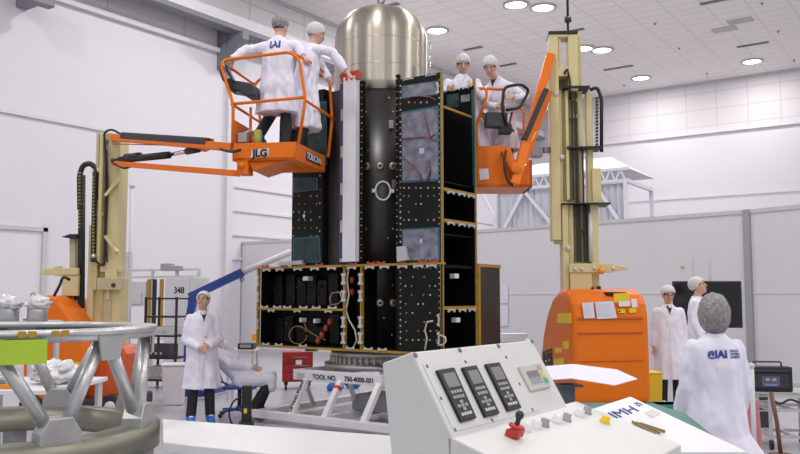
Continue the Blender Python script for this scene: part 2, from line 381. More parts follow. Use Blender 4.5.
# equipment in the left bays, as low relief boxes
b = MB(); wl, wr = sw(345)+.03, Wd-.08; zm = SP(300, 309.3).z
random.seed(3)
for z0, z1 in ((zb+.06, zm-.06), (zm+.06, zt-.07)):
    for i in range(7):
        w0 = wl+(wr-wl)*i/7+.02; hh = random.uniform(.5, 1)*(z1-z0)
        sbox(b.m(0), w0, w0+(wr-wl)/7-.05, random.uniform(.16, .24), .30, z0, z0+hh)
        b.m(random.choice((1, 2, 3, 0, 0)))
        if i > 1:
            for k in range(3):
                zz = z0+.05+random.random()*(hh-.1); sbox(b, w0+.05+.04*k, w0+.07+.04*k, .15, .17, zz, zz+.02)
b.build('bay_electronics', [M_sat2, M_goldd, M_clip, M_wind], sat)
# panels with insert dots
def dots(b, pts, t, s=.012, mi=(1, 2)):
    for (w0, z0) in pts:
        b.m(random.choice(mi)); b.lathe(G(w0, t, z0), [(s*.3, -.006), (s, -.004), (s, .004)], 8, axis=V(0, -1, 0), cap=True)
w_a0, w_a1 = 0.02, sw(398)
b = MB(); sbox(b, w_a0, w_a1, .0, .04, zb+.02, ztop)
pts = []
for py in range(232, 345, 9):
    for px in range(406, 438, 6):
        if random.random() < .62 and not (225 < py < 262): p = SP(px+random.uniform(-1, 1), py); pts.append((cx-p.x, p.z))
for py in (188, 196, 204, 212, 220):
    for px in (404, 409, 416, 421, 428, 434):
        if random.random() < .7: p = SP(px, py); pts.append((cx-p.x, p.z))
for py in range(80, 345, 6):
    for px in (400.5, 439.3): p = SP(px, py); pts.append((cx-p.x, p.z)) if zb+.05 < p.z < ztop-.04 else None
for px in (409, 415, 421, 427): p = SP(px, 102.5); pts.append((cx-p.x, p.z))
dots(b, pts, -.001)
b.build('right_front_panel', [M_sat2, M_goldd, M_clip], sat)
def film(pxs, t, m1, m2, name, brd=2.2, lab=None):
    b = MB(); P = [SP(x, y, t) for x, y in pxs]; c = sum(P, Vector())/4
    b.prism(P, V(0, -.006, 0)); Q = [p+(c-p).normalized()*brd*.0145 for p in P]
    b.m(1).prism([q+V(0, -.006, 0) for q in Q], V(0, -.004, 0)); return b.build(name, [m1, m2], sat, label=lab)
film([(401.5, 86), (438.5, 80.5), (438.5, 95), (401.5, 99)], -.002, M_teal, M_win, 'film_or_reflection')
film([(401.5, 112), (439, 105.5), (439.5, 181), (402, 183)], -.002, M_teal, M_win, 'film_or_reflection')
film([(402, 229), (440, 227), (440.5, 261), (402, 261.5)], -.002, M_teal, M_win, 'film_or_reflection')
# cable harness on the large film
b = MB()
for path in (((402, 139), (412, 138), (424, 137), (436, 141)), ((424, 115), (427, 128), (430, 138), (434, 134)), ((403, 158), (412, 165), (420, 175), (421, 181)), ((436, 100), (430, 97), (420, 96), (410, 97)), ((427, 181), (430, 170), (428, 160))):
    b.tube([SP(x, y, -.025) for x, y in path], .009, 6)
b.build('wire_harness', mat('harness_brown', (.20, .06, .05), .5), sat)
b = MB(); 
for px, py, s in ((422, 151, .035),): p = SP(px, py, -.012); b.box(p.x-s, p.x+s, p.y-.01, p.y, p.z-s, p.z+s)
p = SP(421.5, 241, -.012); b.box(p.x-.02, p.x+.02, p.y-.01, p.y, p.z-.03, p.z+.03)
b.build('tag_plate', mat('tag_lilac', (.55, .42, .62), .5), sat)
# central cylinder
b = MB(); rc = .64; zc1 = onplane(381, 81, G(AX, AT-rc, 0), V(0, 1, 0)).z
b.lathe(G(AX, AT, 0), [(.01, zb+.04), (rc, zb+.04), (rc, zc1), (.01, zc1)], 64)
b.build('central_cylinder', mat('cylinder_black', (.022, .021, .018), .33, var=.2, scale=2), sat)
# strips of fasteners and discs standing proud of the cylinder: a shallow front plate with the same dark skin
w_c0, w_c1 = w_a1, sw(358)
b = MB(); sbox(b, w_c0, w_c0+.05, .02, .06, zb+.03, zc1-.02); sbox(b, w_c1-.07, w_c1, .02, .06, zt, zc1-.02)
pts = [(w_c1-.035, zt+.1+.085*k) for k in range(28)]+[(w_c0+.03, zt+.1+.085*k) for k in range(28)]
dots(b, pts, .018, .009)
b.build('fastener_strip', [M_sat, M_goldd, M_clip], sat)
def cylpt(px, py, r=rc):
    c = G(AX, AT, 0); rr = ray(px, py); o = V(CO.x-c.x, CO.y-c.y, 0); a = rr.x**2+rr.y**2; bb = 2*(o.x*rr.x+o.y*rr.y); cc = o.x**2+o.y**2-r*r
    D_ = max(bb*bb-4*a*cc, 0); k = (-bb-math.sqrt(D_))/(2*a); p = CO+rr*k; return p, V(p.x-c.x, p.y-c.y, 0).normalized()
for px, py in ((366.5, 166), (380, 166), (393, 166), (380, 303), (393.5, 303), (385, 303)):
    if px == 385: continue
    p, n = cylpt(px, py); b = MB(); b.lathe(p, [(.052, -.01), (.052, .012), (.03, .016), (.018, .016)], 24, axis=n); b.m(1).lathe(p, [(.018, .016), (.018, .004), (.001, .004)], 16, axis=n)
    b.build('round_fitting', [M_brass, M_black], sat)
p, n = cylpt(383, 191); a = UP.cross(n).normalized()
b = MB(); b.tube([p+n*.012+a*(.10*math.cos(2*math.pi*k/32))+UP*(.125*math.sin(2*math.pi*k/32)) for k in range(33)], .014, 8)
for s in (-1, 1): b.beam(p+n*.012+a*s*.10, p+n*.012+a*s*.15, .05, .05)
b.build('port_ring', M_white, sat, label='white oval ring')
for px, py, c in ((391, 124.5, 0), (394, 184, 1)):
    p, n = cylpt(px, py); b = MB(); a = UP.cross(n).normalized(); b.prism([p+n*.003+a*x*.03+UP*y*.055 for x, y in ((-1, -1), (1, -1), (1, 1), (-1, 1))], n*.02); b.build('connector_box', [M_clip, M_brass][c], sat)
b = MB()
for px, py in ((363, 92), (389, 98), (366, 112), (393, 112), (366, 229), (393, 229), (388, 238), (366, 285), (393, 285), (367, 335), (392, 335), (384, 318), (371, 320), (376, 291), (364, 83), (368, 150)):
    p, n = cylpt(px, py); b.lathe(p, [(.014, -.004), (.014, .006), (.001, .007)], 8, axis=n)
b.build('bolt_head', M_brass, sat)
# tank
zk = onplane(381, 79, G(AX, AT-.66, 0), V(0, 1, 0)).z
tr = 47.2/FOC*(G(AX, AT, 0).dot(FW)); ztk = onplane(381, 9, G(AX, AT, 0), V(0, 1, 0)).z
prof = [(tr-.05, zk-.09), (tr-.01, zk-.07), (tr-.01, zk), (tr, zk+.02)]; zs = ztk-.50
prof += [(tr, zk+.05+(zs-zk-.08)*i/12) for i in range(13)]
for k in range(0, 17): a = R(90*k/16); prof.append((max(tr*math.cos(a)**.82, .001) if k < 16 else .001, zs+.50*math.sin(a)))
b = MB(); b.lathe(G(AX, AT, 0), prof, 96); 
nt = M_tank.node_tree; tg = nt.nodes.new('ShaderNodeTangent'); tg.direction_type = 'RADIAL'; tg.axis = 'Z'; bs = nt.nodes['Principled BSDF']; nt.links.new(tg.outputs[0], bs.inputs['Tangent']); bs.inputs['Anisotropic'].default_value = .8; bs.inputs['Anisotropic Rotation'].default_value = .25; bs.inputs['Roughness'].default_value = .36
tk = b.build('propellant_tank', M_tank, sat, label='brushed silver domed tank')
for z in (zk+.28, zs-.10): b = MB(); b.lathe(G(AX, AT, 0), [(tr-.002, z-.006), (tr+.003, z-.003), (tr+.003, z+.003), (tr-.002, z+.006)], 96); b.build('weld_seam', M_tank, tk)
b = MB(); c = G(AX, AT, ztk); b.lathe(c, [(.075, -.02), (.075, .03), (.04, .05), (.04, .09), (.001, .09)], 20)
b.tube([c+V(.055*math.cos(2*math.pi*k/20), 0, .13+.055*math.sin(2*math.pi*k/20)) for k in range(21)], .018, 8)
b.build('lifting_eye', M_steel, tk)
b = MB(); p, n = cylpt(428, 60, tr); 
b.tube([V(p.x, p.y, z)+n*.03 for z in (zk+.02, zs)], .012, 8); b.tube([V(p.x, p.y, zk+.1)+n*.03, V(p.x, p.y, zk+.1)+n*.03+RT*.06+UP*.0], .008, 6); b.build('feed_pipe', M_chrome, tk)
# white tall panel
w0, w1 = sw(358), sw(343.5); zw = SP(350, 78).z
b = MB(); sbox(b, w0, w1-.03, -.07, .02, zt+.05, zw); b.m(1); sbox(b, w1-.03, w1+.03, -.05, .04, zt+.05, zw)
for k in range(5): z = zt+.1+k*.5; b.m(2); sbox(b, w1-.02, w1+.035, -.06, -.05, z, z+.34)
b.build('white_panel_strip', [M_white, M_clip, M_navy], sat, bevel=.004, label='tall white strip')
b = MB(); sbox(b, w0-.02, w1+.04, -.06, .03, zw, zw+.05)
for k in range(4): w_ = w0+(w1-w0)*k/3; sbox(b, w_-.03, w_+.01, -.075, -.0, zw-.05, zw+.07)
b.build('red_cap', M_red, sat)
# left wing panel and dark column
wL0, wL1 = sw(322), sw(291); zl = SP(318, 90).z
b = MB(); sbox(b, wL0, wL1, .0, .5, zt, zl)
pts = []
for py in range(196, 262, 8):
    for px in (293.5, 299, 305, 311, 317):
        if random.random() < .6: p = SP(px, py); pts.append((cx-p.x, p.z))
pts += [(wL0+.05, zt+.1+.19*k) for k in range(11)]
dots(b, pts, -.001, .011)
b.build('left_wing_panel', [M_sat2, M_goldd, M_clip], sat)
film([(293, 178), (318, 178), (318, 190), (293, 193)], -.002, M_teal, M_wind, 'film_or_reflection')
film([(293, 238), (320, 236), (321, 262), (293, 263)], -.002, M_teal, M_wind, 'film_or_reflection')
film([(308, 103), (327, 101), (327, 165), (308, 166)], .0, M_teal, M_wind, 'film_or_reflection')
b = MB(); p = SP(304, 216, -.01); b.ell(p, (.018, .01, .03)); b.build('marker_lamp', M_white, sat)
b = MB(); sbox(b, sw(343), sw(322)-.005, .12, .5, zt, zl-.02); b.build('dark_column', mat('column_brown', (.035, .03, .026), .4), sat)
# bow tie clips
def clip(P, ax, dn, s=.085, m=M_clip, name='rail_clip'):   # ax along the rail, dn away from it
    n = V(0, -1, 0) if abs(ax.x) > .5 or abs(ax.z) > .5 else V(1, 0, 0)
    if abs(ax.y) > .5: n = V(1, 0, 0)
    pr = [(-1, 0), (1, 0), (1, .42), (.72, .55), (.45, .28), (-.45, .28), (-.72, .55), (-1, .42)]
    b = MB(); b.prism([P+ax*x*s+dn*y*s+n*.028 for x, y in pr], n*.012); return b.build(name, m, sat)
# side bay (open compartment to the right)
tS = .80; zs1 = onx(474, 86, cx).z; zs0 = onx(450, 94, cx).z
b = MB(); sbox(b, .60, .64, .04, tS-.03, zb, zs1-.1); sbox(b, .0, .5, .04, tS, zb, zb+.03); sbox(b, .02, .6, .04, tS-.03, zt-.05, zt-.02); b.build('side_bay', M_sat, sat)
b = MB(); sbox(b, .0, .68, tS-.03, tS, zb, zs1); b.build('rear_bay_panel', M_sat, sat)
def rpatch(pxs, m1, m2=None, t=tS-.031): b = MB(); b.prism([SP(x, y, t) for x, y in pxs], V(0, -.004, 0)); b.build('film_or_reflection', m1, sat)
rpatch([(471.5, 90), (473.8, 89.5), (475.3, 186), (473, 186)], M_teal); rpatch([(461, 95.5), (470, 94), (470, 101), (461, 102.5)], M_win); rpatch([(447, 95), (459, 93), (459, 107), (447, 109)], M_wind)  # pale middle patch is a reflection painted onto the rear panel
for px in (449, 458, 467): clip(V(SP(px, 88, tS-.03).x, cy+tS-.03, zs1-.01), V(1, 0, 0), V(0, 0, -1), .05)
for z_ in (zs1-1.35, zs1-2.0):
    b = MB(); sbox(b, .02, .6, .05, tS-.03, z_-.01, z_+.01); b.build('inner_shelf', M_sat, sat)
b = MB(); b.cyl(onx(444, 107, cx+.02), onx(471, 117, cx+.02), .016, 8); b.build('strut_rod', M_gold, sat)
# rails on the side face
def srail(zz, name='side_rail'):
    b = MB(); sbox(b, -.02, .03, .0, tS, zz-.02, zz+.02); b.build(name, M_gold, sat)
side_z = [onx(445, 189.5, cx).z, onx(445, 220.5, cx).z, onx(446, 308, cx).z]
for z in side_z: srail(z)
b = MB(); sbox(b, -.015, .02, tS-.02, tS+.01, zb, zs1+.1); sbox(b, -.01, .02, -.01, .01, zb, ztop); b.build('edge_tape', M_goldd, sat)
# rear low block
b = MB(); sbox(b, -.02, .5, tS+.03, Dd-.05, zb+.02, zt); b.build('rear_block', mat('block_charcoal', (.03, .03, .034), .42, var=.1), sat)
b = MB(); sbox(b, -.04, .02, tS+.01, tS+.05, zb, zt+.02); sbox(b, -.04, .02, tS+.05, Dd-.05, zt-.02, zt+.02); b.build('edge_tape', M_gold, sat)
# base frame rails in front
def frail(w0, w1, z, h=.028): b = MB(); sbox(b, w0, w1, -.025, .03, z-h/2, z+h/2); b.build('front_rail', M_gold, sat)
def vrail(wv, z0, z1): b = MB(); sbox(b, wv-.010, wv+.010, -.025, .03, z0, z1); b.build('upright_rail', M_gold, sat)
frail(-.02, Wd, zt); frail(-.02, Wd, zb); frail(sw(345), Wd, zm)
vrail(Wd-.01, zb, zt); vrail(sw(345), zb, zt); vrail(sw(362), zb, zt)
b = MB(); sbox(b, .0, .03, -.01, .0, zb, zt); b.build('edge_tape', M_goldd, sat)
X = V(1, 0, 0); Z = V(0, 0, 1); Yv = V(0, 1, 0)
for px in (268, 281, 299, 316, 333, 353, 371, 386, 404, 420, 433): clip(G(sw(px), 0, zt-.015), X, -Z, .075)
for px in (266, 279, 289, 305, 318, 334): clip(G(sw(px), 0, zm+.012), X, Z, .075)
for px in (273, 299, 330): clip(G(sw(px), 0, zm-.012), X, -Z, .06)
for px in (268, 281, 305, 352, 370, 384): clip(G(sw(px), 0, zb+.015), X, Z, .07)
for px in (345, 362):
    for py in (279, 296, 322, 338):
        z = SP(px, py).z
        for s in (-1, 1): clip(G(sw(px), 0, z), Z, X*s, .075)
for py in (281, 297, 324): clip(G(Wd-.02, 0, SP(260, py).z), Z, X, .07)
for z in side_z:
    for t_ in (.14, .4, .64): clip(V(cx, cy+t_, z-.01), Yv, -Z, .085)
for py in (88, 320, 338): clip(G(.03, 0, SP(441, py).z), Z, -X, .07)
for px in (266, 285, 302, 320, 354, 372, 382, 403, 424, 435): clip(G(sw(px), 0.01, zt+.012), X, Z, .065 if px != 302 else .08, M_red, 'red_clip')
for px in (407, 413, 430, 436): clip(G(sw(px), 0, ztop-.02), X, -Z*.8, .035)
# cables in the bays
def cab(path, r, m, t=.1, name='cable'): b = MB(); b.tube([SP(x, y, t) for x, y in path], r, 6); b.build(name, m, sat)
M_hose = mat('hose_cream', (.55, .50, .40), .5)
cab([(349, 268), (347, 280), (349, 295), (346, 310), (349, 320), (355, 330), (357, 340), (354, 346)], .012, M_hose, .02)
cab([(298+9*math.cos(a*.5), 335+9*math.sin(a*.5)) for a in range(13)], .008, M_goldd, .12)
cab([(331, 305), (330, 298), (332, 293), (340, 292), (342, 300), (338, 304), (330, 305)], .008, M_brass, .08)
cab([(303, 320), (307, 330), (313, 334), (320, 338), (326, 340)], .008, M_goldd, .12)
for px, py in ((326, 328), (322, 335), (318, 341), (330, 322), (352, 280), (352, 292)):
    b = MB(); p = SP(px, py, .10); b.ell(p, (.035, .04, .05)); b.build('red_connector', mat('connector_red', (.32, .05, .03), .4), sat)
for px, py in ((306, 278.5), (315, 321), (301, 320)):
    b = MB(); p = SP(px, py, .1); b.box(p.x-.045 if px == 306 else p.x-.018, p.x+.045 if px == 306 else p.x+.018, p.y-.02, p.y+.1, p.z-.03, p.z+.03); b.build('bright_connector', M_white, sat, bevel=.008)
p = onx(457, 276, cx-.09)
for px, py, s in ((457, 276, .05), (458.5, 320, .045), (474.5, 285, .012), (474, 250.5, .02)):
    q = onx(px, py, cx-.02); b = MB(); b.box(q.x-.08, q.x+.0, q.y-s, q.y+s, q.z-.03, q.z+.03); b.build('bright_connector', M_white, sat, bevel=.006)
cab([(433, 321), (427, 322), (425, 330), (427, 338), (425, 350)], .012, M_hose, -.03)
b = MB(); b.tube([SP(x, y, -.03) for x, y in ((440, 335), (445, 337), (446, 341), (443, 345), (438, 345))], .012, 6); b.build('cable', M_hose, sat)
b = MB(); p = SP(404, 255, -.02); b.prism([SP(x, y, -.02) for x, y in ((398.5, 247), (407, 246), (410, 260), (399, 262))], V(0, -.05, 0)); b.build('grey_box', M_clip, sat, bevel=.006)
b = MB(); b.prism([SP(x, y, -.02) for x, y in ((280, 262), (304, 260.5), (304, 264.5), (280, 266))], V(0, -.05, 0)); b.build('grey_box', M_clip, sat, bevel=.006)
b = MB(); p = SP(255, 337, 0); b.box(p.x-.04, p.x+.05, p.y-.02, p.y+.04, p.z-.05, p.z+.04); b.build('amber_fitting', M_ambtail, sat)

# ================================================================ SATELLITE STAND
std = thing('assembly_stand', G(AX, AT, 0), 'white steel tubular stand with black tool number lettering, carrying the satellite', 'stand')
tf = -.12
p0 = SP(293, 374, tf); zbm1 = SP(297, 369.3, tf).z; zbm0 = SP(293, 379.5, tf).z
wA = cx-p0.x; wB = 2*AX-wA
b = MB(); b.lathe(G(AX, AT, 0), [(.62, zb-.02), (.68, zb-.04), (.70, zb-.1), (.66, zb-.12), (.66, zbm1+.08), (.78, zbm1+.07), (.78, zbm1), (.5, zbm1)], 64)
for k in range(48):
    a = 2*math.pi*k/48; q = G(AX, AT, 0)+V(math.cos(a), math.sin(a), 0)*.68; b.m(1).beam(q+UP*(zb-.12), q+UP*(zbm1+.08), .035, .035)
b.build('adapter_ring', [M_alud, mat('ring_rib', (.50, .47, .38), .45, metal=.3)], std)
hb = zbm1-zbm0
b = MB(); t1 = 2*AT-tf
for t_ in (tf, t1-.08): sbox(b, wB, wA, t_, t_+.08, zbm0, zbm1)
for w_ in (wB, wA-.08): sbox(b, w_, w_+.08, tf+.081, t1-.081, zbm0+.003, zbm1-.003)
b.build('upper_frame', M_whitep, std, bevel=.008)
tl = tf-.34; q0 = SP(249, 414, tl); wl_ = cx-q0.x; zl0, zl1 = 0.06, SP(250, 413.5, tl).z+.03
zl1 = max(zl1, .16)
b = MB(); sbox(b, -.3, wl_, tl, tl+.1, zl0, zl1); sbox(b, -.3, wl_, t1+.2, t1+.3, zl0, zl1)
for w_ in (-.3, wl_-.1, AX): sbox(b, w_, w_+.1, tl+.1, t1+.2, zl0, zl1-.01)
b.build('lower_frame', M_whitep, std, bevel=.008)
for w_ in (-.25, wl_-.1):
    for t_ in (tl+.05, t1+.25):
        b = MB(); b.cyl(G(w_, t_, 0), G(w_, t_, .02), .07); b.cyl(G(w_, t_, 0), G(w_, t_, zl0+.02), .025); b.build('levelling_foot', M_steel, std)
def leg(pu, pl, s=.075, name='leg'):
    b = MB(); b.beam(pu, pl, s, s, up=Yv); b.build(name, M_whitep, std, bevel=.006)
legs = []
for px_u, px_l in ((307, 291), (341, 324), (380, 363), (425, 408)):
    u = SP(px_u, 380, tf+.04); l = SP(px_l, 417, tl+.05); u.z = zbm0+.03; l.z = zl1-.03; legs.append((u, l)); leg(u, l)
for px_u in (300, 345, 390):
    u = SP(px_u, 380, tf+.04); u.y += .08; l = u+V(-.30, .55, 0); l.z = zl1-.02; leg(u, l, .05, 'brace')
for w_ in (wA-.1, AX, wB+.1):
    u = G(w_, t1-.04, zbm0+.02); l = G(w_+.25, t1+.25, zl1-.02); leg(u, l)
b = MB(); sbox(b, AX-.5, AX+.1, .35, .95, zl1+.0, zl1+.2); b.build('drive_box', M_grey, std, bevel=.01)
text('TOOL NO.', SP(324.5, 377.6, tf)+V(0, -.004, 0), X, Z, .085, M_black, 'lettering', std, bold=.002)
text('750-4000-501', SP(359, 380, tf)+V(0, -.004, 0), X, Z, .085, M_black, 'lettering', std, bold=.002)
b = MB(); b.prism([SP(x, y, tf-.001) for x, y in ((297, 373), (304.5, 373.3), (304.5, 379), (297, 378.7))], V(0, -.004, 0)); b.build('maker_plate', M_ventl, std)
for i in (0, 3):
    u, l = legs[i]; dd = (u-l).normalized(); text('LIFTING POINT', (u+l)/2+V(0, -.045, 0)+V(0, 0, .02), dd, Z.cross(dd).cross(dd)*-1 if False else V(-dd.z, 0, dd.x), .07, M_black, 'lettering', std, bold=.001)
u, l = legs[1]; b = MB(); b.beam(u+(l-u)*.16, u+(l-u)*.24, .082, .082, up=Yv); b.build('red_band', M_red, std)

# ================================================================ MAST LIFTS
def rnd_path(pts, r=.08, n=4):          # round the corners of a polyline
    out = [pts[0]]
    for i in range(1, len(pts)-1):
        a, p, c = pts[i-1], pts[i], pts[i+1]; da = (a-p); dc = (c-p); k = min(r, da.length*.45, dc.length*.45)
        A = p+da.normalized()*k; C = p+dc.normalized()*k
        for j in range(n+1): t = j/n; out.append(A*(1-t)**2+p*2*t*(1-t)+C*t*t)
    out.append(pts[-1]); return out
# ---------- right lift
dR = 10.6; fR = Fr(at(573, 300, dR), 12)
lr = thing('mast_lift', fR(.5, .8, 0), 'orange and beige vertical mast lift at the right, paper sheets taped on its hood', 'aerial lift')
def zz(f, px, py, v=0): return f.px(px, py, v).z
b = MB(); prof = [(0, .28), (.0, .9), (.015, 1.42), (.05, 1.58), (.14, 1.70), (.30, 1.77), (.5, 1.76), (.72, 1.66), (.92, 1.45), (1.08, 1.15), (1.17, .85), (1.2, .6), (1.18, .28)]
b.prism([fR(0, v, z) for v, z in prof], fR.e1*1.08)
hood = b.build('hood', M_orange, lr, bevel=.09, seg=4)
for q_ in ((.06, .97, -.006, .01, 1.385, 1.40), (.06, .97, -.006, .01, 1.20, 1.21), (.06, .97, -.006, .01, .84, .85)): b = MB(); b.box(*q_, fR); b.build('seam_groove', mat('orange_gap', (.45, .085, .008), .5), hood)
b = MB(); b.box(.05, .98, .1, 1.9, .12, .34, fR); b.build('chassis', M_dark, lr, bevel=.03)
for u in (.02, .9):
    for v in (.15, 1.7):
        b = MB(); b.cyl(fR(u, v, .17), fR(u+.14, v, .17), .17, 28); wh = b.build('wheel', M_black, lr, bevel=.02); b = MB(); b.cyl(fR(u-.006, v, .17), fR(u+.146, v, .17), .08, 20); b.build('hub', M_lgrey, wh)
PF, nF = fR.o, fR.e2; PS, nS = fR.o, fR.e1
PF2 = PF-fR.e2*.004
for pxs, m, nm, th in (([(582, 303), (593, 302), (595, 318), (584, 318.5)], M_paper, 'paper_sheet', .004), ([(595, 302), (613, 301), (617, 318), (597, 319)], M_paper, 'paper_sheet', .004),
                   ([(613.5, 293.5), (629, 293), (629, 301), (614, 302)], M_yel, 'yellow_label', .004), ([(618.5, 301.5), (630, 301), (630, 306), (619, 306.5)], M_white, 'warning_label', .004),
                   ([(631, 299), (636.5, 298.5), (637.5, 307), (632, 307.5)], M_white, 'warning_label', .004), ([(618, 309), (625, 309), (625, 313), (618, 313)], M_yel, 'yellow_label', .004),
                   ([(629, 308.5), (636, 308), (636, 312.5), (629, 313)], M_yel, 'yellow_label', .004)):
    o = sticker(pxs, PF2, nF, m, nm, lr, th)
    if m is M_paper:
        b = MB(); x0, y0, x1, y1 = pxs[0][0]+2, pxs[0][1]+2.5, pxs[1][0]-1, pxs[2][1]-2
        yy = y0
        while yy < y1: b.prism([onplane(x, y, PF2-fR.e2*.005, nF) for x, y in rect(x0, yy, x1-random.random()*4, yy+.55)], -fR.e2*.001); yy += 2.1
        b.build('print_lines', M_lgrey, o)
b = MB(); b.box(.52, .80, .1, .22, 1.69, 1.735, fR); b.build('black_handle', M_black, lr, bevel=.01)
text('JLG', fR.px(604, 296, 0)-fR.e2*.006, fR.e1, UP, .0001, M_black, 'lettering', lr) if False else None
b = MB(); b.ell(fR(.47+.17, -.0, 1.485), (.016, .016, .016)); b.build('lock_knob', M_black, lr)
def onside(px, py): return onplane(px, py, PS-fR.e1*.002, nS)
for pxs, m, nm in (([(558, 313.5), (571.5, 313), (571.5, 323.5), (557, 323)], M_yel, 'yellow_label'), ([(563, 341.5), (569, 340.5), (569, 349), (563, 349)], M_yel, 'yellow_label'), ([(555, 348), (562, 347.5), (562, 352.5), (555, 353)], M_yel, 'yellow_label'),
                   ([(554, 359), (564, 358), (564, 369), (554, 369)], M_yel, 'warning_label'), ([(542.5, 352), (552, 348), (553, 368), (544, 370)], M_black, 'control_panel')):
    o = sticker(pxs, PS-fR.e1*.002, nS, m, nm, lr)
    if nm == 'control_panel':
        for px, py, mm in ((548, 354, M_red), (551, 352, MATS['lime_label']), (547, 361, M_white), (550, 360, M_white), (548, 366, M_white)):
            p = onside(px, py); b = MB(); b.cyl(p, p-fR.e1*.02, .02 if mm is M_red else .009, 10); b.build('button', mm, o)
# mast: frame in lateral axes at distance 11.3
fm = Fr(at(576, 300, 11.3), -5)
def mu(px, py=200, v=0): return (fm.px(px, py, v)-fm.o).dot(fm.e1)
def mbox(b, px0, px1, py0, py1, v0, v1):
    pm = (px0+px1)/2; b.box(mu(px0, py0, v0), mu(px1, py0, v0), v0, v1, fm.px(pm, py1, v0).z, fm.px(pm, py0, v0).z, fm)
def part(name, m, par, boxes, bevel=.008):
    b = MB()
    for bb in boxes: mbox(b, *bb)
    return b.build(name, m, par, bevel=bevel)
part('outer_mast_section', M_beige, lr, [(562, 568, 202, 302, -.04, .36), (568, 573, 202, 302, .04, .3), (590, 598, 202, 302, 0, .34), (573, 590, 262, 302, .1, .3), (577, 590, 203, 302, .25, .32)])
part('middle_mast_section', M_beige, lr, [(553.5, 561.5, 90, 243, .02, .34), (561.5, 566, 90, 262, .10, .3), (586, 592, 92, 262, .08, .3), (592, 601, 168, 203, .0, .3), (567, 586, 148, 152, .1, .2), (569, 580, 114, 118, .1, .2), (569, 580, 98, 101, .1, .2)])
part('inner_mast_section', M_beige, lr, [(549, 558, 33, 240, -.06, .25), (568, 577.5, 34, 90, -.06, .25), (558, 568, 67, 76, -.06, .2), (558, 568, 34, 37, -.06, .2), (558, 560.5, 37, 67, -.03, .2), (576, 581, 34, 230, .1, .26), (565, 568, 90, 200, .0, .2)])
for q_ in [(548.5, 578, 30.5, 33.5, -.08, .28), (563, 590, 85.5, 88, -.08, .3), (567, 602, 146, 148, -.06, .3), (562, 611, 202.5, 204, -.12, .34)]: part('mast_cap', M_black, lr, [q_])
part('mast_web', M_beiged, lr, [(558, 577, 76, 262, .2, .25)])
b = MB()
for px, r0, r1 in ((571, 90, 200), (574.5, 90, 262), (582, 150, 262), (586.5, 205, 262), (579, 205, 262)): mbox(b, px, px+1.6, r0, r1, .02, .06)
b.build('lift_chain', M_black, lr)
b = MB(); b.cyl(fm.px(590.5, 213, .0), fm.px(590.5, 262, .0), .028); b.build('hydraulic_ram', M_lgrey, lr)
b = MB(); b.tube(rnd_path([fm.px(590, 90, .1), fm.px(597, 87, .1), fm.px(601.5, 98, .1), fm.px(601.5, 152, .1)], .15), .026, 8); b.m(1)
for k in range(16): mbox(b, 596, 598.5, 97+k*3.3, 98.6+k*3.3, .06, .14)
b.build('cable_carrier', [M_black, M_dark], lr)
b = MB(); b.tube(rnd_path([fm.px(564, 74, -.08), fm.px(567, 68, -.1), fm.px(570, 80, -.1), fm.px(570, 100, -.04)], .1), .014, 8); b.build('hydraulic_hose', M_black, lr)
for px, py in ((556, 94), (562, 157), (568, 248)):
    b = MB(); p = fm.px(px, py, -.07); b.cyl(p, p+fm.e2*.1, .035, 16); b.build('roller_pin', M_lgrey, lr)
part('mast_bracket', M_beige, lr, [(569, 614, 263.5, 272.5, -.12, -.06), (614, 622, 265, 271, -.12, -.06), (622, 628, 266.5, 269.5, -.12, -.06), (570, 592, 272, 292, -.1, .0)], .01)
for px, py in ((575, 269), (582, 269), (594, 268), (613, 268)):
    p = fm.px(px, py, -.12); b = MB(); b.cyl(p, p-fm.e2*.012, .028, 16); b.build('bracket_hole', M_lgrey, lr)
b = MB(); p = fm.px(601, 271, -.12); b.cyl(p, p-fm.e2*.05, .045, 20); b.build('beacon_light', M_ambtail, lr)
part('hood_spout', M_black, lr, [(590, 594, 287, 290, -.1, -.05), (597, 601, 286, 290, -.1, -.05)])
# basket of the right lift
dB = 10.95; fB = Fr(at(476.5, 300, dB), 0)
def bz(py): return fB.px(490, py).z
def bu(px, v=0, py=160): return (fB.px(px, py, v)-fB.o).dot(fB.e1)
bk = MB(); BW = bu(532); BD = .75; z0, z1 = bz(187), bz(146); z0_right = z0+.04
bk.box(0, BW, 0, BD, z0, z0+.04, fB); bk.box(0, .03, 0, BD, z0, z1, fB); bk.box(0, bu(508), 0, .02, z0, z1, fB)
bk.box(bu(508), BW, 0, .02, z0, bz(160), fB); bk.box(BW-.03, BW, 0, BD, z0, bz(160), fB); bk.box(0, BW, BD-.02, BD, z0, bz(160), fB)
basket = bk.build('basket', M_orange, lr, bevel=.006)
sticker([(479, 169), (488, 168.5), (489, 179), (480, 180)], fB.o, fB.e2, M_white, 'warning_label', lr)
rl = MB()
def Q(px, py, v): return fB.px(px, py, v)
rl.tube(rnd_path([Q(477, 147, .02), Q(476.5, 125, .02), Q(486, 100, .02), Q(487, 88, .02), Q(473, 89, .02)], .07), .02, 8)
rl.tube([Q(487, 88.5, .02), Q(504, 89.5, .02)], .02, 8); rl.tube([Q(479, 115, .02), Q(507, 124, .02)], .02, 8)
rl.tube(rnd_path([fB(0, BD-.05, z1-.1), fB(0, BD-.05, bz(96)), fB(BW, BD-.05, bz(96)), fB(BW, BD-.05, bz(160))], .1), .018, 8)
rl.tube(rnd_path([fB(.1, .02, bz(88)), fB(.02, .3, bz(89)), fB(.02, BD-.05, bz(96))], .1), .018, 8)
rl.tube([fB(0, BD-.05, bz(124)), fB(BW, BD-.05, bz(124))], .016, 8)
rl.build('guard_rail', M_orange, basket)
ct = MB(); hbox(ct, 486, 508, 112, 127, dB-.04, .14, 8); ct.build('control_box', M_dark, basket, bevel=.02)
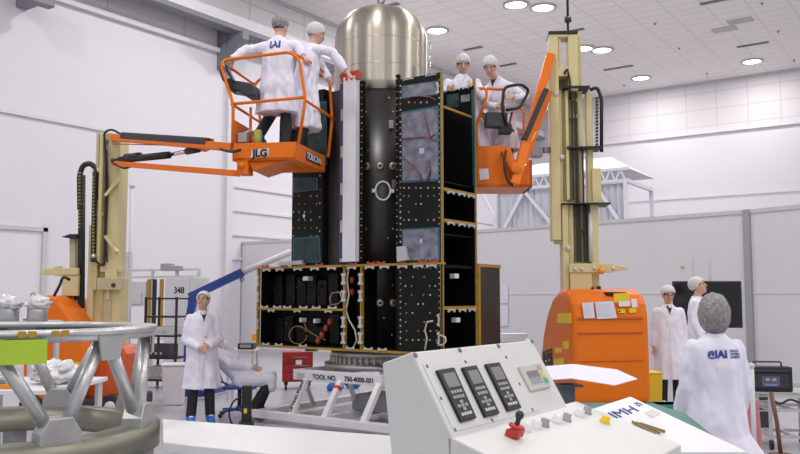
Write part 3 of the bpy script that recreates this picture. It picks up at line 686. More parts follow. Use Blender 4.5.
b = MB(); b.tube(rnd_path([Q(507, 125, -.05), Q(502, 108, -.05), Q(504, 87, -.05), Q(521, 84, .0), Q(529, 90, .2), Q(520, 108, .0), Q(506, 110, -.05)], .08), .022, 8); b.build('padded_bar', M_black, basket)
b = MB(); hbox(b, 500, 512, 124, 133, dB-.02, .15, 5); b.tube([Q(512, 112, 0), Q(509, 125, 0), Q(514, 132, 0)], .016, 6); b.build('joystick_mount', M_black, basket, bevel=.01)
# arm: two parallel beams down from the mast
A0, A1 = at(550, 56, 11.3), at(514, 186, 10.75)
b = MB(); b.beam(A0, A1, .12, .17, up=FW); b.beam(at(549, 92, 11.3), at(519, 174, 10.9), .1, .1, up=FW); arm = b.build('boom', M_orange, lr, bevel=.01)
b = MB(); b.beam(at(546, 90, 11.0), at(524, 140, 10.86), .07, .10, up=FW); b.build('boom_ram', M_black, arm)
b = MB(); p = at(516, 168, 10.68); b.cyl(p, p+FW*.25, .07, 20); p = at(514, 182, 10.68); b.cyl(p, p+FW*.25, .05, 20); b.beam(at(505, 150, 10.86), at(516, 178, 10.86), .12, .2, up=FW); b.build('arm_pivot', M_orange, arm, bevel=.01)
b = MB(); b.tube(rnd_path([at(506, 150, 10.7), at(504, 166, 10.66), at(507, 180, 10.66), at(513, 186, 10.68)], .1), .018, 8); b.build('hydraulic_hose', M_black, arm)
sticker([(531, 142), (533.5, 139), (537, 131), (534.5, 133)], at(534, 137, 10.78), FW, M_yel, 'yellow_label', arm)
b = MB(); hbox(b, 532, 543, 146, 156, 11.3, .2); b.build('valve_block', M_grey, arm, bevel=.01)
b = MB(); b.beam(at(543, 150, 11.35), at(552, 150, 11.4), .08, .08); b.build('valve_bracket', M_grey, arm)

# ---------- left lift
fL = Fr(at(60, 300, 11.5), -6)
ll = thing('mast_lift', fL(0, .6, 0), 'orange and beige mast lift at the left, boom holding the basket with two people', 'aerial lift')
def lz(px, py, v=0): return fL.px(px, py, v)
b = MB(); b.prism([lz(x, y) for x, y in ((22, 345), (27, 322), (34, 303), (42, 295.5), (50, 295), (60, 303), (72, 320), (82, 338), (86, 350), (86, 362), (80, 390), (76, 401), (22, 401))], fL.e2*.95)
hd = b.build('hood', M_orange, ll, bevel=.07, seg=4)
b = MB(); b.prism([lz(x, y, .35) for x, y in ((84, 352), (96, 346), (122, 346), (127, 354), (127, 402), (84, 402))], fL.e2*.6); b.build('battery_cover', mat('lift_orange_red', (.66, .10, .015), .4, coat=.2), ll, bevel=.04, seg=3)
for pxs in ([(69.5, 362), (80, 362), (80, 366), (69.5, 366)], [(68.5, 370), (79, 370), (79, 374), (68.5, 374)]): sticker(pxs, fL.o-fL.e2*.002, fL.e2, M_yel, 'yellow_label', ll)
b = MB(); b.prism([lz(x, y) for x, y in ((24, 399), (124, 399), (124, 411), (24, 411))], fL.e2*1.0); b.build('chassis', M_dark, ll, bevel=.03)
for px in (30, 110):
    for v in (-.02, .8):
        c = lz(px, 403, v); c.z = .17; b = MB(); b.cyl(c, c+fL.e2*.14, .17, 28); wh = b.build('wheel', M_black, ll, bevel=.02); b = MB(); b.cyl(c-fL.e2*.005, c+fL.e2*.145, .08, 20); b.build('hub', M_lgrey, wh)
fm = Fr(at(103, 300, 12.0), -6)
part('outer_mast_section', M_beige, ll, [(89, 95, 225, 402, .0, .3), (112, 120, 278, 402, .0, .3), (95, 104, 285, 402, .06, .2), (71.5, 75, 240, 300, .1, .25), (100, 108, 262, 402, .1, .26)])
part('middle_mast_section', M_beige, ll, [(95, 100, 168, 290, .0, .26), (106.5, 110, 265, 300, -.04, .2), (100, 121, 266, 272, -.04, .06), (92, 101, 168, 172, -.03, .06), (92, 103, 213, 216, -.03, .06)])
part('inner_mast_section', M_beige, ll, [(100, 103.5, 133, 265, -.05, .2), (109, 120.5, 135, 282, -.06, .24), (103.5, 109, 168, 268, .1, .2), (103.5, 112, 133, 140, -.05, .2)])
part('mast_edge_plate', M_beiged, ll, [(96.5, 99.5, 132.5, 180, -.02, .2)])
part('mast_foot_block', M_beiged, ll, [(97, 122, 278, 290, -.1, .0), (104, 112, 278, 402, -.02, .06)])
for a_, c_ in (((106, 196), (119, 180)), ((106, 236), (117, 252))):
    b = MB(); b.beam(fm.px(*a_, -.09), fm.px(*c_, -.09), .04, .08, up=fm.e2); b.build('diagonal_brace', M_beige, ll)
b = MB(); b.beam(fm.px(82, 175, .0), fm.px(81, 335, 0), .06, .10, up=fm.e2); b.tube(rnd_path([fm.px(80, 210, 0), fm.px(79.5, 175, 0), fm.px(83, 165, 0), fm.px(91, 163, 0), fm.px(97, 170, 0), fm.px(97, 200, 0)], .25), .04, 8); b.m(1)
for k in range(17): mbox(b, 78.2, 80.2, 172+k*3.4, 173.3+k*3.4, -.07, -.04)
b.build('cable_carrier', [M_black, mat('link_olive', (.32, .30, .05), .5)], ll)
b = MB(); b.beam(fm.px(95, 172, -.06), fm.px(93, 262, -.06), .05, .06, up=fm.e2); b.m(1)
for k in range(24): mbox(b, 92.2, 94, 176+k*3.5, 177.5+k*3.5, -.11, -.09)
b.build('cable_carrier', [M_dark, MATS['link_olive']], ll)
b = MB(); b.tube(rnd_path([fm.px(94, 256, -.08), fm.px(97, 263, -.1), fm.px(104, 266, -.1), fm.px(105, 250, -.1), fm.px(106, 180, -.1), fm.px(105, 145, -.1), fm.px(104, 132, -.1), fm.px(112, 129, -.12), fm.px(122, 135, -.14)], .2, 5), .016, 8); b.build('hydraulic_hose', M_black, ll); b = MB()
b.tube(rnd_path([fm.px(107, 150, -.1), fm.px(108, 185, -.1), fm.px(106, 240, -.1), fm.px(107, 262, -.1)], .2), .012, 8); b.build('hydraulic_hose', M_black, ll)
b = MB()
mbox(b, 75, 77.5, 271, 300, -.06, -.0); b.beam(fm.px(80, 300, -.03), fm.px(80, 262, -.03), .03, .06, up=fm.e2); b.build('lift_chain', M_black, ll)
part('mast_bracket', M_beige, ll, [(44, 78, 268, 275, -.14, -.08), (41, 46, 270, 274, -.14, -.08), (54, 60, 266, 276, -.15, -.08), (62, 78, 275, 296, -.12, -.02)], .01)
b = MB(); b.prism([fm.px(x, y, -.1) for x, y in ((61, 237), (70, 234), (77, 234), (77, 237), (70, 238.5))], fm.e2*.25); b.build('black_fin', M_black, ll)
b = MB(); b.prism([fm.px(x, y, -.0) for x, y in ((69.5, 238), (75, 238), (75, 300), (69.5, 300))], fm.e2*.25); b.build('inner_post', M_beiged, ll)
for px, py in ((112, 139), (112.5, 160), (93, 256), (113, 285), (80, 205)):
    b = MB(); p = fm.px(px, py, -.12); b.cyl(p, p+fm.e2*.08, .03, 16); b.build('roller_pin', M_dark if px != 93 else M_chrome, ll)
b = MB(); b.tube(rnd_path([fL.px(54, 296, -.05), fL.px(60, 285, -.08), fL.px(63, 276, -.06), fL.px(70, 280, -.0)], .2), .02, 8); b.build('hydraulic_hose', M_black, ll)
# arm
def ad(px): return 11.85-(px-113)/(232-113)*1.78
def A(px, py, o=0): return at(px, py, ad(px)+o)
b = MB(); b.beam(A(113, 137.5), A(233, 147.5), .10, .105); ar = b.build('boom', M_orange, ll, bevel=.008)
b = MB(); b.beam(A(124, 136), A(210, 142, -.02), .14, .10); b.build('boom_sleeve', M_dark, ar, bevel=.02)
b = MB(); b.beam(A(113, 144, -.02), A(221, 146.5, -.05), .02, .012); b.build('red_pinstripe', M_red, ar)
b = MB(); b.beam(A(114, 163.5), A(238, 173.5), .08, .075); b.build('lower_link', M_orange, ar, bevel=.006)
b = MB(); b.cyl(A(120, 160), A(169, 155), .05, 16); b.cyl(A(126, 158), A(140, 156.5), .06, 12); b.cyl(A(187, 151.5), A(199, 149), .045, 12); rm = b.build('boom_ram', M_black, ar)
b = MB(); b.cyl(A(168, 155), A(190, 151), .028, 16); b.build('chrome_rod', M_chrome, rm)
b = MB(); b.prism([A(x, y, -.03) for x, y in ((197, 144), (210, 144), (208, 149), (203, 151), (198, 149))], FW*.1); b.build('ram_lug', M_orange, ar)
b = MB(); b.tube(rnd_path([A(112, 161, -.06), A(124, 157, -.08), A(135, 156, -.08)], .1), .014, 6); b.build('hydraulic_hose', M_black, ar); b = MB(); b.tube(rnd_path([A(112, 162, -.06), A(124, 169, -.08), A(132, 166, -.08)], .1), .016, 6); b.build('hydraulic_hose', M_black, ar); b = MB()
b.tube(rnd_path([A(211, 140, -.06), A(220, 149, -.08), A(232, 152, -.08), A(240, 150, -.2)], .2), .02, 8); b.build('hydraulic_hose', M_black, ar)
# basket
FLp = at(232.5, 150, 10.02); fB = Fr(FLp, -9)
BW, BD = .805, 1.048; z1 = fB.px(250, 143).z; z0 = z1-.22; z0_left = z0+.04
def T(u, v, z): return fB(u+(.10*v/BD if u > .4 else 0), v, z)
bk = MB(); bk.box(0, BW, 0, BD, z0, z0+.04, T); bk.box(0, BW, 0, .02, z0, z1, fB); bk.box(BW-.02, BW, 0, BD, z0, z1, T); bk.box(0, .02, 0, BD, z0, z1+.3, fB); bk.box(0, BW, BD-.02, BD, z0, z1, T)
bk.prism([fB(.18, .05, z0), fB(.7, .05, z0), fB(.55, .05, z0-.03), fB(.25, .05, z0-.12)], fB.e2*.6)
basket = bk.build('basket', M_orange, ll, bevel=.006)
zm_, zT = fB.px(233, 104).z, fB.px(290, 52, 0).z
rl = MB()
rl.tube(rnd_path([T(0, 0, z1), T(0, 0, zm_), T(-.17, .0, zT-.14), T(-.12, 0, zT-.06), T(.72, 0, zT), T(.84, 0, zT-.1), T(.92, 0, zm_+.02), T(.84, 0, z1-.02)], .09), .02, 8)
rl.tube(rnd_path([T(0, BD, z1), T(0, BD, zm_), T(-.1, BD, zT-.12), T(-.02, BD, zT-.02), T(.72, BD, zT), T(.86, BD, zT-.1), T(.90, BD, zm_), T(.85, BD, z1-.02)], .09), .02, 8)
rl.tube(rnd_path([T(.72, 0, zT), T(.80, .4, zT-.0), T(.82, BD, zT)], .2), .02, 8); rl.tube([T(.91, 0, zm_+.02), T(.92, BD, zm_)], .018, 8)
rl.tube([T(0, 0, zm_), T(.91, 0, zm_+.05)], .02, 8); rl.tube([T(-.15, 0, zT-.09), T(-.1, BD, zT-.1)], .02, 8); rl.tube([T(-.02, 0, zm_), T(-.02, BD, zm_)], .018, 8)
rl.tube([T(.12, .3, z1-.1), T(.12, .3, zm_+.02)], .018, 8); rl.tube([T(0, .1, zm_+.3), T(.25, .1, zm_+.12)], .016, 8)
rl.build('guard_rail', M_orange, basket)
ct = MB(); ct.prism([fB.px(x, y, .06) for x, y in ((224, 82), (228, 77), (236, 80), (252, 83), (256, 96), (246, 96), (238, 91), (226, 89))], fB.e2*.3); ct.build('control_box', M_dark, basket, bevel=.02)
b = MB(); b.beam(fB.px(226, 66, .05), fB.px(234, 82, .05), .03, .10, up=fB.e2); b.tube(rnd_path([fB.px(220, 66, 0), fB.px(223, 80, 0), fB.px(236, 92, .05)], .1), .02, 8); b.build('padded_bar', M_black, basket)
b = MB(); b.box(.05, .16, .04, .12, z1+.02, z1+.14, fB); b.tube([T(.1, .06, z1+.12), T(.2, .1, z1+.18)], .02, 8); b.build('hose_fitting', M_grey, basket, bevel=.01)
n_ = 7
b = MB(); b.cyl(T(.28, .12, z1-.1), T(.28, .12, z1+.18), .05, 14); b.build('coil_spring', MATS['link_olive'], basket)
text('JLG', fB.px(260, 153.4, -.008), fB.e1, UP, .125, M_black, 'lettering', basket, bold=.006)
sticker([(252, 149.8), (269.5, 148.2), (268, 156.6), (250.5, 158)], fB.o-fB.e2*.002, fB.e2, M_lgrey, 'name_plate', basket, .003)
fs = fB.e2; b = MB(); b.prism([T(BW+.001, v, z) for v, z in ((.35, z0+.05), (.88, z0+.05), (.88, z0+.17), (.35, z0+.17))], fB.e1*.004); b.build('name_plate', M_black, basket)
text('TOUCAN', T(BW+.009, .615, z0+.11), T(BW, 1, 0)-T(BW, 0, 0), UP, .12, M_white, 'lettering', basket, bold=.003)
b = MB(); p = fB(.12, .02, z0-.06); b.box(.06, .2, 0, .2, z0-.16, z0+.02, fB); b.cyl(p-fB.e2*.05, p+fB.e2*.1, .04, 14); b.build('basket_pivot', M_orange, basket)

# ================================================================ HANGING CABLE
b = MB(); p = at(568, 30, 13.5); b.cyl(V(p.x, p.y, at(568, 40, 13.5).z), V(p.x, p.y, ZC), .022, 8); q = at(568, 22, 13.5); b.cyl(q, q+UP*.08, .06, 10)
b.build('hoist_cable', M_dark, label='thin black hoist cable hanging from the ceiling above the right mast', cat='cable')
b = MB(); p = G(AX, AT, ztk+.17); b.cyl(p, V(p.x, p.y, ZC), .012, 8); b.build('hoist_cable', M_steel, label='thin cable rising from the lifting eye of the metal tank', cat='cable')
# ================================================================ PEOPLE
from mathutils.bvhtree import BVHTree
def remesh(b, vox, smooth=3, it_disp=None, name='body'):
    me = bpy.data.meshes.new('tmp'); me.from_pydata([v for v in b.v], [], b.f)
    bm = bmesh.new(); bm.from_mesh(me); bmesh.ops.remove_doubles(bm, verts=bm.verts, dist=1e-5); bmesh.ops.recalc_face_normals(bm, faces=bm.faces); bm.to_mesh(me); bm.free()
    o = bpy.data.objects.new('tmp', me); COL.objects.link(o)
    m = o.modifiers.new('r', 'REMESH'); m.mode = 'VOXEL'; m.voxel_size = vox
    s = o.modifiers.new('s', 'SMOOTH'); s.iterations = smooth; s.factor = .5
    dg = bpy.context.evaluated_depsgraph_get(); dg.update(); out = bpy.data.meshes.new_from_object(o.evaluated_get(dg))
    bpy.data.objects.remove(o)
    if it_disp:
        ns = [v.normal.copy() for v in out.vertices]
        for v, n in zip(out.vertices, ns): v.co += n*it_disp(v.co)
    for p in out.polygons: p.use_smooth = True
    out.name = name; return out
def segd(p, a, c):
    d = c-a; t = max(0, min(1, (p-a).dot(d)/max(d.length_squared, 1e-9))); return (p-a-d*t).length
def add_hand(b, wr, dr, side, curl=.35, s=1.0):   # dr hand direction, side = towards the thumb
    dr = dr.normalized(); side = (side-dr*side.dot(dr)).normalized(); nrm = dr.cross(side)
    for k in (-1, 0, 1): b.cap(wr-dr*.01, wr+dr*.085*s+side*k*.025*s, .022, .018)
    for k, L in enumerate((.065, .075, .07, .055)):
        a = wr+dr*.085*s+side*(.033-.022*k)*s; m_ = a+(dr*math.cos(curl)+nrm*math.sin(curl))*L*.5*s; e = m_+(dr*math.cos(curl*2.6)+nrm*math.sin(curl*2.6))*L*.5*s
        b.cap(a, m_, .0105, .0098, 8); b.cap(m_, e, .0098, .0085, 8)
    a = wr+dr*.02+side*.025; m_ = a+(dr*.6+side*.7).normalized()*.045*s; b.cap(a, m_, .014, .012, 8); b.cap(m_, m_+(dr*.95+side*.15+nrm*.3).normalized()*.03*s, .012, .0095, 8)
def person(px, d, z0, head, H, label, group=None, pose=None, hyaw=0, hpitch=0, hroll=0, shoe=M_shoe, cap=M_cap, capr=(1, 1, 1), capoff=(0, 0, 0), hair=M_hair, hem=.50, wide=1.0, flare=1.0, logo=None, glasses=False, vneck=True, seated=False, arms_vis=True, collar=M_hair, beard=False, seed=1):
    loc = at(px, 300, d); loc.z = z0; k = H/1.75
    rz = Matrix.Rotation(R(YAW+head), 3, 'Z'); inv = rz.transposed()
    J = dict(pel=(0, 0, .95), che=(0, 0, 1.26), nk=(0, 0, 1.475), hd=(0, .025, 1.625),
             shL=(-.165, 0, 1.395), elL=(-.21, -.03, 1.12), wrL=(-.215, .06, .88), hipL=(-.09, 0, .93), knL=(-.10, .02, .50), anL=(-.105, -.03, .085),
             shR=(.165, 0, 1.395), elR=(.21, -.03, 1.12), wrR=(.215, .06, .88), hipR=(.09, 0, .93), knR=(.10, .02, .50), anR=(.105, -.03, .085), hemc=(0, 0, hem))
    J = {a: Vector(c)*k for a, c in J.items()}
    for a, c in (pose or {}).items():
        if c[0] == 'w': q = inv @ (at(c[1], c[2], c[3])-loc); J[a] = q
        elif a in ('hdL', 'hdR'): J[a] = Vector(c)
        elif c[0] == 'd': J[a] = J[a]+Vector(c[1:])*k
        else: J[a] = Vector(c)*k
    root = thing('person', loc, label, 'person', group)
    Mh = Matrix.Rotation(R(hyaw), 3, 'Z') @ Matrix.Rotation(R(hpitch), 3, 'X') @ Matrix.Rotation(R(hroll), 3, 'Y')
    hd = J['hd']; hp = lambda *v: hd+Mh @ (Vector(v)*k)
    b = MB()
    b.ell(hd+Mh @ V(0, -.005, .012)*k, V(.076, .094, .112)*k, Mh, 20, 14); b.ell(hp(0, .022, -.055), V(.056, .066, .062)*k, Mh, 16, 10); b.ell(hp(0, .062, -.092), V(.026, .022, .02)*k, Mh)
    b.cap(hp(0, .086, .022), hp(0, .108, -.022), .010*k, .016*k, 8); b.ell(hp(0, .072, .036), V(.052, .022, .014)*k, Mh)
    for s in (-1, 1): b.ell(hp(.077*s, -.005, -.005), V(.012, .026, .034)*k, Mh, 10, 8); b.ell(hp(.042*s, .058, -.02), V(.024, .022, .022)*k, Mh)
    b.cap(hp(0, .084, -.05), hp(0, .086, -.06), .014*k, .014*k, 8)
    b.cap(J['nk']-V(0, 0, .04), hp(0, -.012, -.05), .062*k, .052*k)
    b.cap(J['pel'], J['che'], .125*k, .14*k); b.cap(J['che'], J['nk'], .12*k, .06*k)
    for s in 'LR':
        b.cap(J['che'], J['sh'+s], .09*k, .06*k); b.cap(J['sh'+s], J['el'+s], .05*k, .040*k); b.cap(J['el'+s], J['wr'+s], .040*k, .026*k)
        sd = 1 if s == 'R' else -1; dr = J['hd'+s] if 'hd'+s in J else (J['wr'+s]-J['el'+s])
        side = V(-sd*.6, .8, .1) if abs(dr.normalized().z) > .6 else V(-sd*.3, .1, .9)
        add_hand(b, J['wr'+s], dr, side, .4 if not seated else .3, k)
        b.cap(J['hip'+s], J['kn'+s], .088*k, .062*k); b.cap(J['kn'+s], J['an'+s], .072*k, .066*k)
        a = J['an'+s]; fd = J.get('ft'+s, None); toe = a+(fd if fd is not None else V(0, .155, -.045)*k); heel = a+V(0, -.045, -.04)*k
        b.cap(heel, toe, .052*k, .048*k); b.cap(a, toe, .056*k, .044*k)
    for f_ in ('elL',): pass
    me = remesh(b, .0095)
    mk = M_shoe if shoe is None else shoe
    for m_ in (M_skin, M_trou, mk, M_coat): me.materials.append(m_)
    for p in me.polygons:
        c = p.center; dl = min(segd(c, J['hip'+s], J['kn'+s]) for s in 'LR'); dk = min(segd(c, J['kn'+s], J['an'+s]) for s in 'LR')
        da = min((c-J['an'+s]).length for s in 'LR'); dh = min((c-J['wr'+s]).length for s in 'LR')
        low = min(segd(c, J['an'+s], J['an'+s]+V(0, .15, -.045)*k) for s in 'LR')
        dta = min(segd(c, J['el'+s], J['wr'+s]) for s in 'LR')
        if low < .075*k and c.z < min((J['an'+s].z for s in 'LR' if segd(c, J['an'+s], J['an'+s]+V(0, .15, -.045)*k) < .09*k), default=0)+.015: p.material_index = 2
        elif dh > .15*k and (dl < .105*k or dk < .08*k): p.material_index = 1
        elif (c-hd).length > .2*k and dh > .15 and segd(c, J['nk'], hd) > .1: p.material_index = 3
    me.transform(rz.to_4x4()); bo = bpy.data.objects.new('body', me); COL.objects.link(bo); bo.parent = root
    # coat
    c = MB(); N = 40; ph = seed*1.7
    pel, che, nk, hc = J['pel'], J['che'], J['nk'], J['hemc']; sx = V(1, 0, 0)
    shv = (J['shR']-J['shL']); 
    rings = []
    def ring(p, rx, ry, fold=0): rings.append((p, rx*k*wide, ry*k*wide, fold))
    ring(nk+(nk-che).normalized()*.022, .068/wide, .068/wide); ring(nk-(nk-che)*.02, .085, .078); ring(nk-(nk-che)*.20, .145, .095, .0); ring(nk-(nk-che)*.42, .183, .115, .01); ring(che, .19, .132, .015); ring(che*.5+pel*.5, .188, .136, .02); ring(pel, .20, .148, .035)
    if not seated:
        for t, rx, ry in ((.35, .222, .165), (.7, .235*flare, .178*flare), (1, .248*flare, .188*flare)): ring(pel*(1-t)+hc*t, rx, ry, .03+.045*t)
    vs = []
    for p, rx, ry, fo in rings:
        for i in range(N):
            t = 2*math.pi*i/N; q = 1+fo*(math.sin(7*t+ph)+.6*math.sin(11*t+ph*2.3+p.z*2))
            sxv = V(1, 0, 0) if p.z < J['pel'].z+.05 else shv.normalized()
            f2 = (UP.cross(sxv)).normalized(); vs.append(p+sxv*rx*q*math.cos(t)+f2*ry*q*math.sin(t))
    M_ = len(rings); c.add(vs, [(i*N+j, i*N+(j+1) % N, (i+1)*N+(j+1) % N, (i+1)*N+j) for i in range(M_-1) for j in range(N)]+[tuple(range(N)), tuple((M_-1)*N+j for j in range(N-1, -1, -1))])
    for s in 'LR':
        sh, el, wr = J['sh'+s], J['el'+s], J['wr'+s]
        c.cap(che*.38+nk*.62, sh-V(0, 0, .012), .06*k, .064*k); c.cap(sh-V(0, 0, .012), el, .066*k, .058*k, 16); e = wr-(wr-el).normalized()*.01
        c.cap(el, e-(e-el).normalized()*.04*k, .058*k, .047*k, 16); c.tube([e-(e-el).normalized()*.08*k, e], [.050*k, .049*k], 16)
        if seated: c.cap(J['hip'+s], J['kn'+s]-V(0, .0, -.02), .13*k, .095*k); c.cap(J['kn'+s]-V(0, .03, 0), J['kn'+s]-V(0, -.01, .08), .09*k, .085*k)
    def dsp(v):
        q = Vector((v.x*9, v.y*9, v.z*4.5))+Vector((seed*3.1, 0, 0)); n_ = noise.noise(q); r_ = noise.noise(q*2.3)
        return k*(.017*n_+.008*r_)
    cm = remesh(c, .0125, 2, dsp, 'lab_coat'); bv = BVHTree.FromPolygons([v.co.copy() for v in cm.vertices], [list(p.vertices) for p in cm.polygons])
    cm.materials.append(M_coat); cm.transform(rz.to_4x4()); co = bpy.data.objects.new('lab_coat', cm); COL.objects.link(co); co.parent = root
    R4 = rz.to_4x4()
    def child(mb, name, m, par=root, **kw):
        for i, v in enumerate(mb.v): mb.v[i] = rz @ v+loc
        return mb.build(name, m, par, **kw)
    def snap(pts, n, off):              # lay points of the local plane onto the coat, n points off the coat
        out = []
        for p in pts:
            h = bv.ray_cast(p+n*.4, -n, 1.0)
            out.append((h[0]+n*off) if h[0] is not None else p)
        return out
    # shirt at the neck opening, lapels, buttons and pocket
    if vneck:
        a = snap([V(x, 0, z-1.475)*k+V(nk.x, 0, nk.z) for x, z in ((-.045, 1.475), (-.03, 1.44), (-.015, 1.40), (0, 1.345), (.015, 1.40), (.03, 1.44), (.045, 1.475))], V(0, 1, 0), .004)
        m_ = MB(); m_.add(a, [(0, 1, 5, 6), (1, 2, 4, 5), (2, 3, 4)]); m_.add([p+V(0, .003, 0) for p in a], [(0, 1, 5, 6), (1, 2, 4, 5), (2, 3, 4)]); child(m_, 'shirt', collar)
    lp = [V(.004, 0, z)*k for z in (1.33, 1.25, 1.15, 1.05, .95, .85, .75, .65, .56)]
    if not seated and abs(((head+180) % 360)-180) > 60:
        a = snap(lp, V(0, 1, 0), .003); m_ = MB()
        for i in range(len(a)-1): m_.beam(a[i], a[i+1], .006, .006, up=V(0, 1, 0))
        child(m_, 'placket', MATS['trim_pale'])
        a = snap([V(-.11, 0, 1.27)*k, V(-.03, 0, 1.27)*k], V(0, 1, 0), .003); m_ = MB(); m_.beam(a[0], a[1], .008, .008); child(m_, 'pocket_edge', MATS['trim_pale'])
    if logo:
        lines, zc, xo = logo
        for tx, sz, x_, z_, bd in lines:
            cu = bpy.data.curves.new('t', 'FONT'); cu.body = tx; cu.size = sz; cu.align_x = 'CENTER'; cu.align_y = 'CENTER'; cu.offset = bd; cu.extrude = .001
            o = bpy.data.objects.new('t', cu); COL.objects.link(o); dg = bpy.context.evaluated_depsgraph_get(); dg.update(); tm = bpy.data.meshes.new_from_object(o.evaluated_get(dg)); bpy.data.objects.remove(o)
            pts = [V(v.co.x+x_+xo, 0, v.co.y+z_+zc) for v in tm.vertices]; ps = snap([p*1.0 for p in pts], V(0, -1, 0), .004)
            for v, p, q in zip(tm.vertices, ps, pts): v.co = p+V(0, -1, 0)*(abs(v.co.z)+v.co.z)*.5
            tm.materials.clear(); tm.materials.append(M_blueink); tm.transform(R4); o = bpy.data.objects.new('coat_lettering', tm); COL.objects.link(o); o.parent = co
    # hair and cap
    m_ = MB(); m_.ell(hd+Mh @ V(0, -.014, .03)*k, V(.083, .098, .108)*k, Mh, 24, 16)
    keep = []
    iM = Mh.transposed()
    for f_ in m_.f:
        q = iM @ (sum((m_.v[i] for i in f_), Vector())/len(f_)-hd)/k
        if q.z > .0+.75*q.y-.045 and not (q.y > .045 and q.z < .068): keep.append(f_)
    m_.f = keep; m_.mi = [0]*len(keep); m_.sm = [True]*len(keep); child(m_, 'hair', hair)
    if cap:
        m_ = MB(); m_.ell((0, 0, 0), (1, 1, 1), None, 40, 26); vv = []
        for v in m_.v:
            rr = 1+.05*noise.noise(v*5+V(seed, 0, 0))+.03*math.sin(18*math.atan2(v.y, v.x))*max(0, -v.z+.3)
            q = Vector((v.x*.098*capr[0], v.y*.118*capr[1], v.z*.105*capr[2]))*rr*k; vv.append(hd+Mh @ (q+Vector((capoff[0], capoff[1]-.016, capoff[2]+.05))*k))
        m_.v = vv; keep = []
        for f_ in m_.f:
            q = iM @ (sum((m_.v[i] for i in f_), Vector())/len(f_)-hd)/k
            if q.z > (.8 if q.y > 0 else .55)*q.y+capoff[2]*1.6-.015*capr[2]-(.04 if capr[2] > 1.15 else 0): keep.append(f_)
        m_.f = keep; m_.mi = [0]*len(keep); m_.sm = [True]*len(keep); co_ = child(m_, 'hair_cap', cap)
    # face
    for s in (-1, 1):
        m_ = MB(); m_.ell(hp(.031*s, .083, .008), V(.011, .008, .0055)*k, Mh, 10, 8); m_.cur = 1; m_.ell(hp(.031*s, .0895, .008), V(.006, .005, .006)*k, Mh, 8, 6); child(m_, 'eye', [mat('eye_white', (.42, .38, .36), .4), M_eye])
        m_ = MB(); m_.cap(hp(.018*s, .093, .027), hp(.046*s, .083, .027), .0045*k, .003*k, 6); child(m_, 'eyebrow', hair)
    m_ = MB(); m_.cap(hp(-.02, .093, -.056), hp(.02, .093, -.056), .006*k, .006*k, 6); child(m_, 'mouth', M_lip)
    if glasses:
        m_ = MB()
        for s in (-1, 1): m_.tube([hp(.033*s+.022*math.cos(a*.5236), .103, .006+.016*math.sin(a*.5236)) for a in range(13)], .0028*k, 6); m_.cap(hp(.055*s, .103, .008), hp(.08*s, .0, .01), .0025*k, .0025*k, 6)
        m_.cap(hp(-.011, .104, .008), hp(.011, .104, .008), .003*k, .003*k, 6); child(m_, 'glasses', M_dark)
    return root
zfl = z0_left
person(275, 10.28, zfl, -12, 1.88, 'person in white lab coat with blue back lettering, standing left in the left basket', pose={
    'elL': ('w', 246, 50, 10.22), 'wrL': ('w', 231, 59.5, 10.12), 'elR': ('w', 297, 45, 10.28), 'wrR': ('w', 303, 57, 10.2), 'anL': (-.22, -.04, .30), 'knL': (-.16, .2, .60), 'hd': ('d', .01, .02, 0)},
    hyaw=-10, hpitch=-8, cap=M_capg, vneck=False, logo=([('IAI', .13, 0, 0, .006)], 1.47, -.0), seed=2, hem=.57)
person(296, 10.5, zfl, -62, 1.88, 'person in white lab coat reaching over the basket rail to the tall white strip', pose={
    'elR': ('w', 332, 52, 10.5), 'wrR': ('w', 346, 71, 10.5), 'elL': ('w', 320, 62, 10.9), 'wrL': ('w', 329, 80, 10.75), 'hemc': (0, .10, .42), 'pel': ('d', 0, .08, 0), 'che': ('d', 0, .13, 0), 'hipL': ('d', 0, .09, 0), 'hipR': ('d', 0, .09, 0), 'knL': ('d', 0, .05, 0), 'knR': ('d', 0, .05, 0), 'anL': ('d', 0, -.08, 0), 'anR': ('d', -.02, -.08, 0), 'nk': ('d', .0, .17, 0), 'hd': ('d', 0, .20, 0), 'shL': ('d', 0, .17, 0), 'shR': ('d', 0, .17, 0)},
    hyaw=-5, hpitch=-14, cap=M_cap, hair=M_hairg, vneck=False, seed=5)
zfr = z0_right
person(474, 11.25, zfr, 165, 1.83, 'person in white lab coat leaning over the satellite top and looking down', pose={
    'che': ('w', 464, 101, 11.2), 'nk': ('w', 462.5, 77, 11.15), 'hd': ('w', 463, 65, 11.1), 'shL': ('w', 477, 83, 11.2), 'shR': ('w', 448, 83, 11.2),
    'elR': ('w', 446, 100, 11.12), 'wrR': ('w', 454, 90, SP(454, 90, tS+.03).dot(FW)), 'elL': ('w', 483, 99, 11.05), 'wrL': ('w', 470, 86, SP(470, 86, tS+.03).dot(FW)), 'hdR': (.02, .08, .0), 'hdL': (-.02, .08, -.0), 'pel': ('w', 470, 128, 11.2)},
    hyaw=14, hpitch=-20, vneck=True, collar=M_coat, seed=7)
person(504, 11.4, zfr, 140, 1.84, 'person in white lab coat over dark shirt leaning sideways, hand on the right basket controls', pose={
    'che': ('w', 501, 101, 11.3), 'nk': ('w', 497, 79, 11.22), 'hd': ('w', 490, 67.5, 11.1), 'shL': ('w', 511, 87, 11.25), 'shR': ('w', 487, 90, 11.25),
    'elL': ('w', 525, 98, 11.15), 'wrL': ('w', 513, 97, 10.98), 'elR': ('w', 484, 104, 11.1), 'wrR': ('w', 498, 107, 10.98), 'pel': ('w', 501, 125, 11.4)},
    hyaw=25, hpitch=-28, hair=M_hair, seed=9)
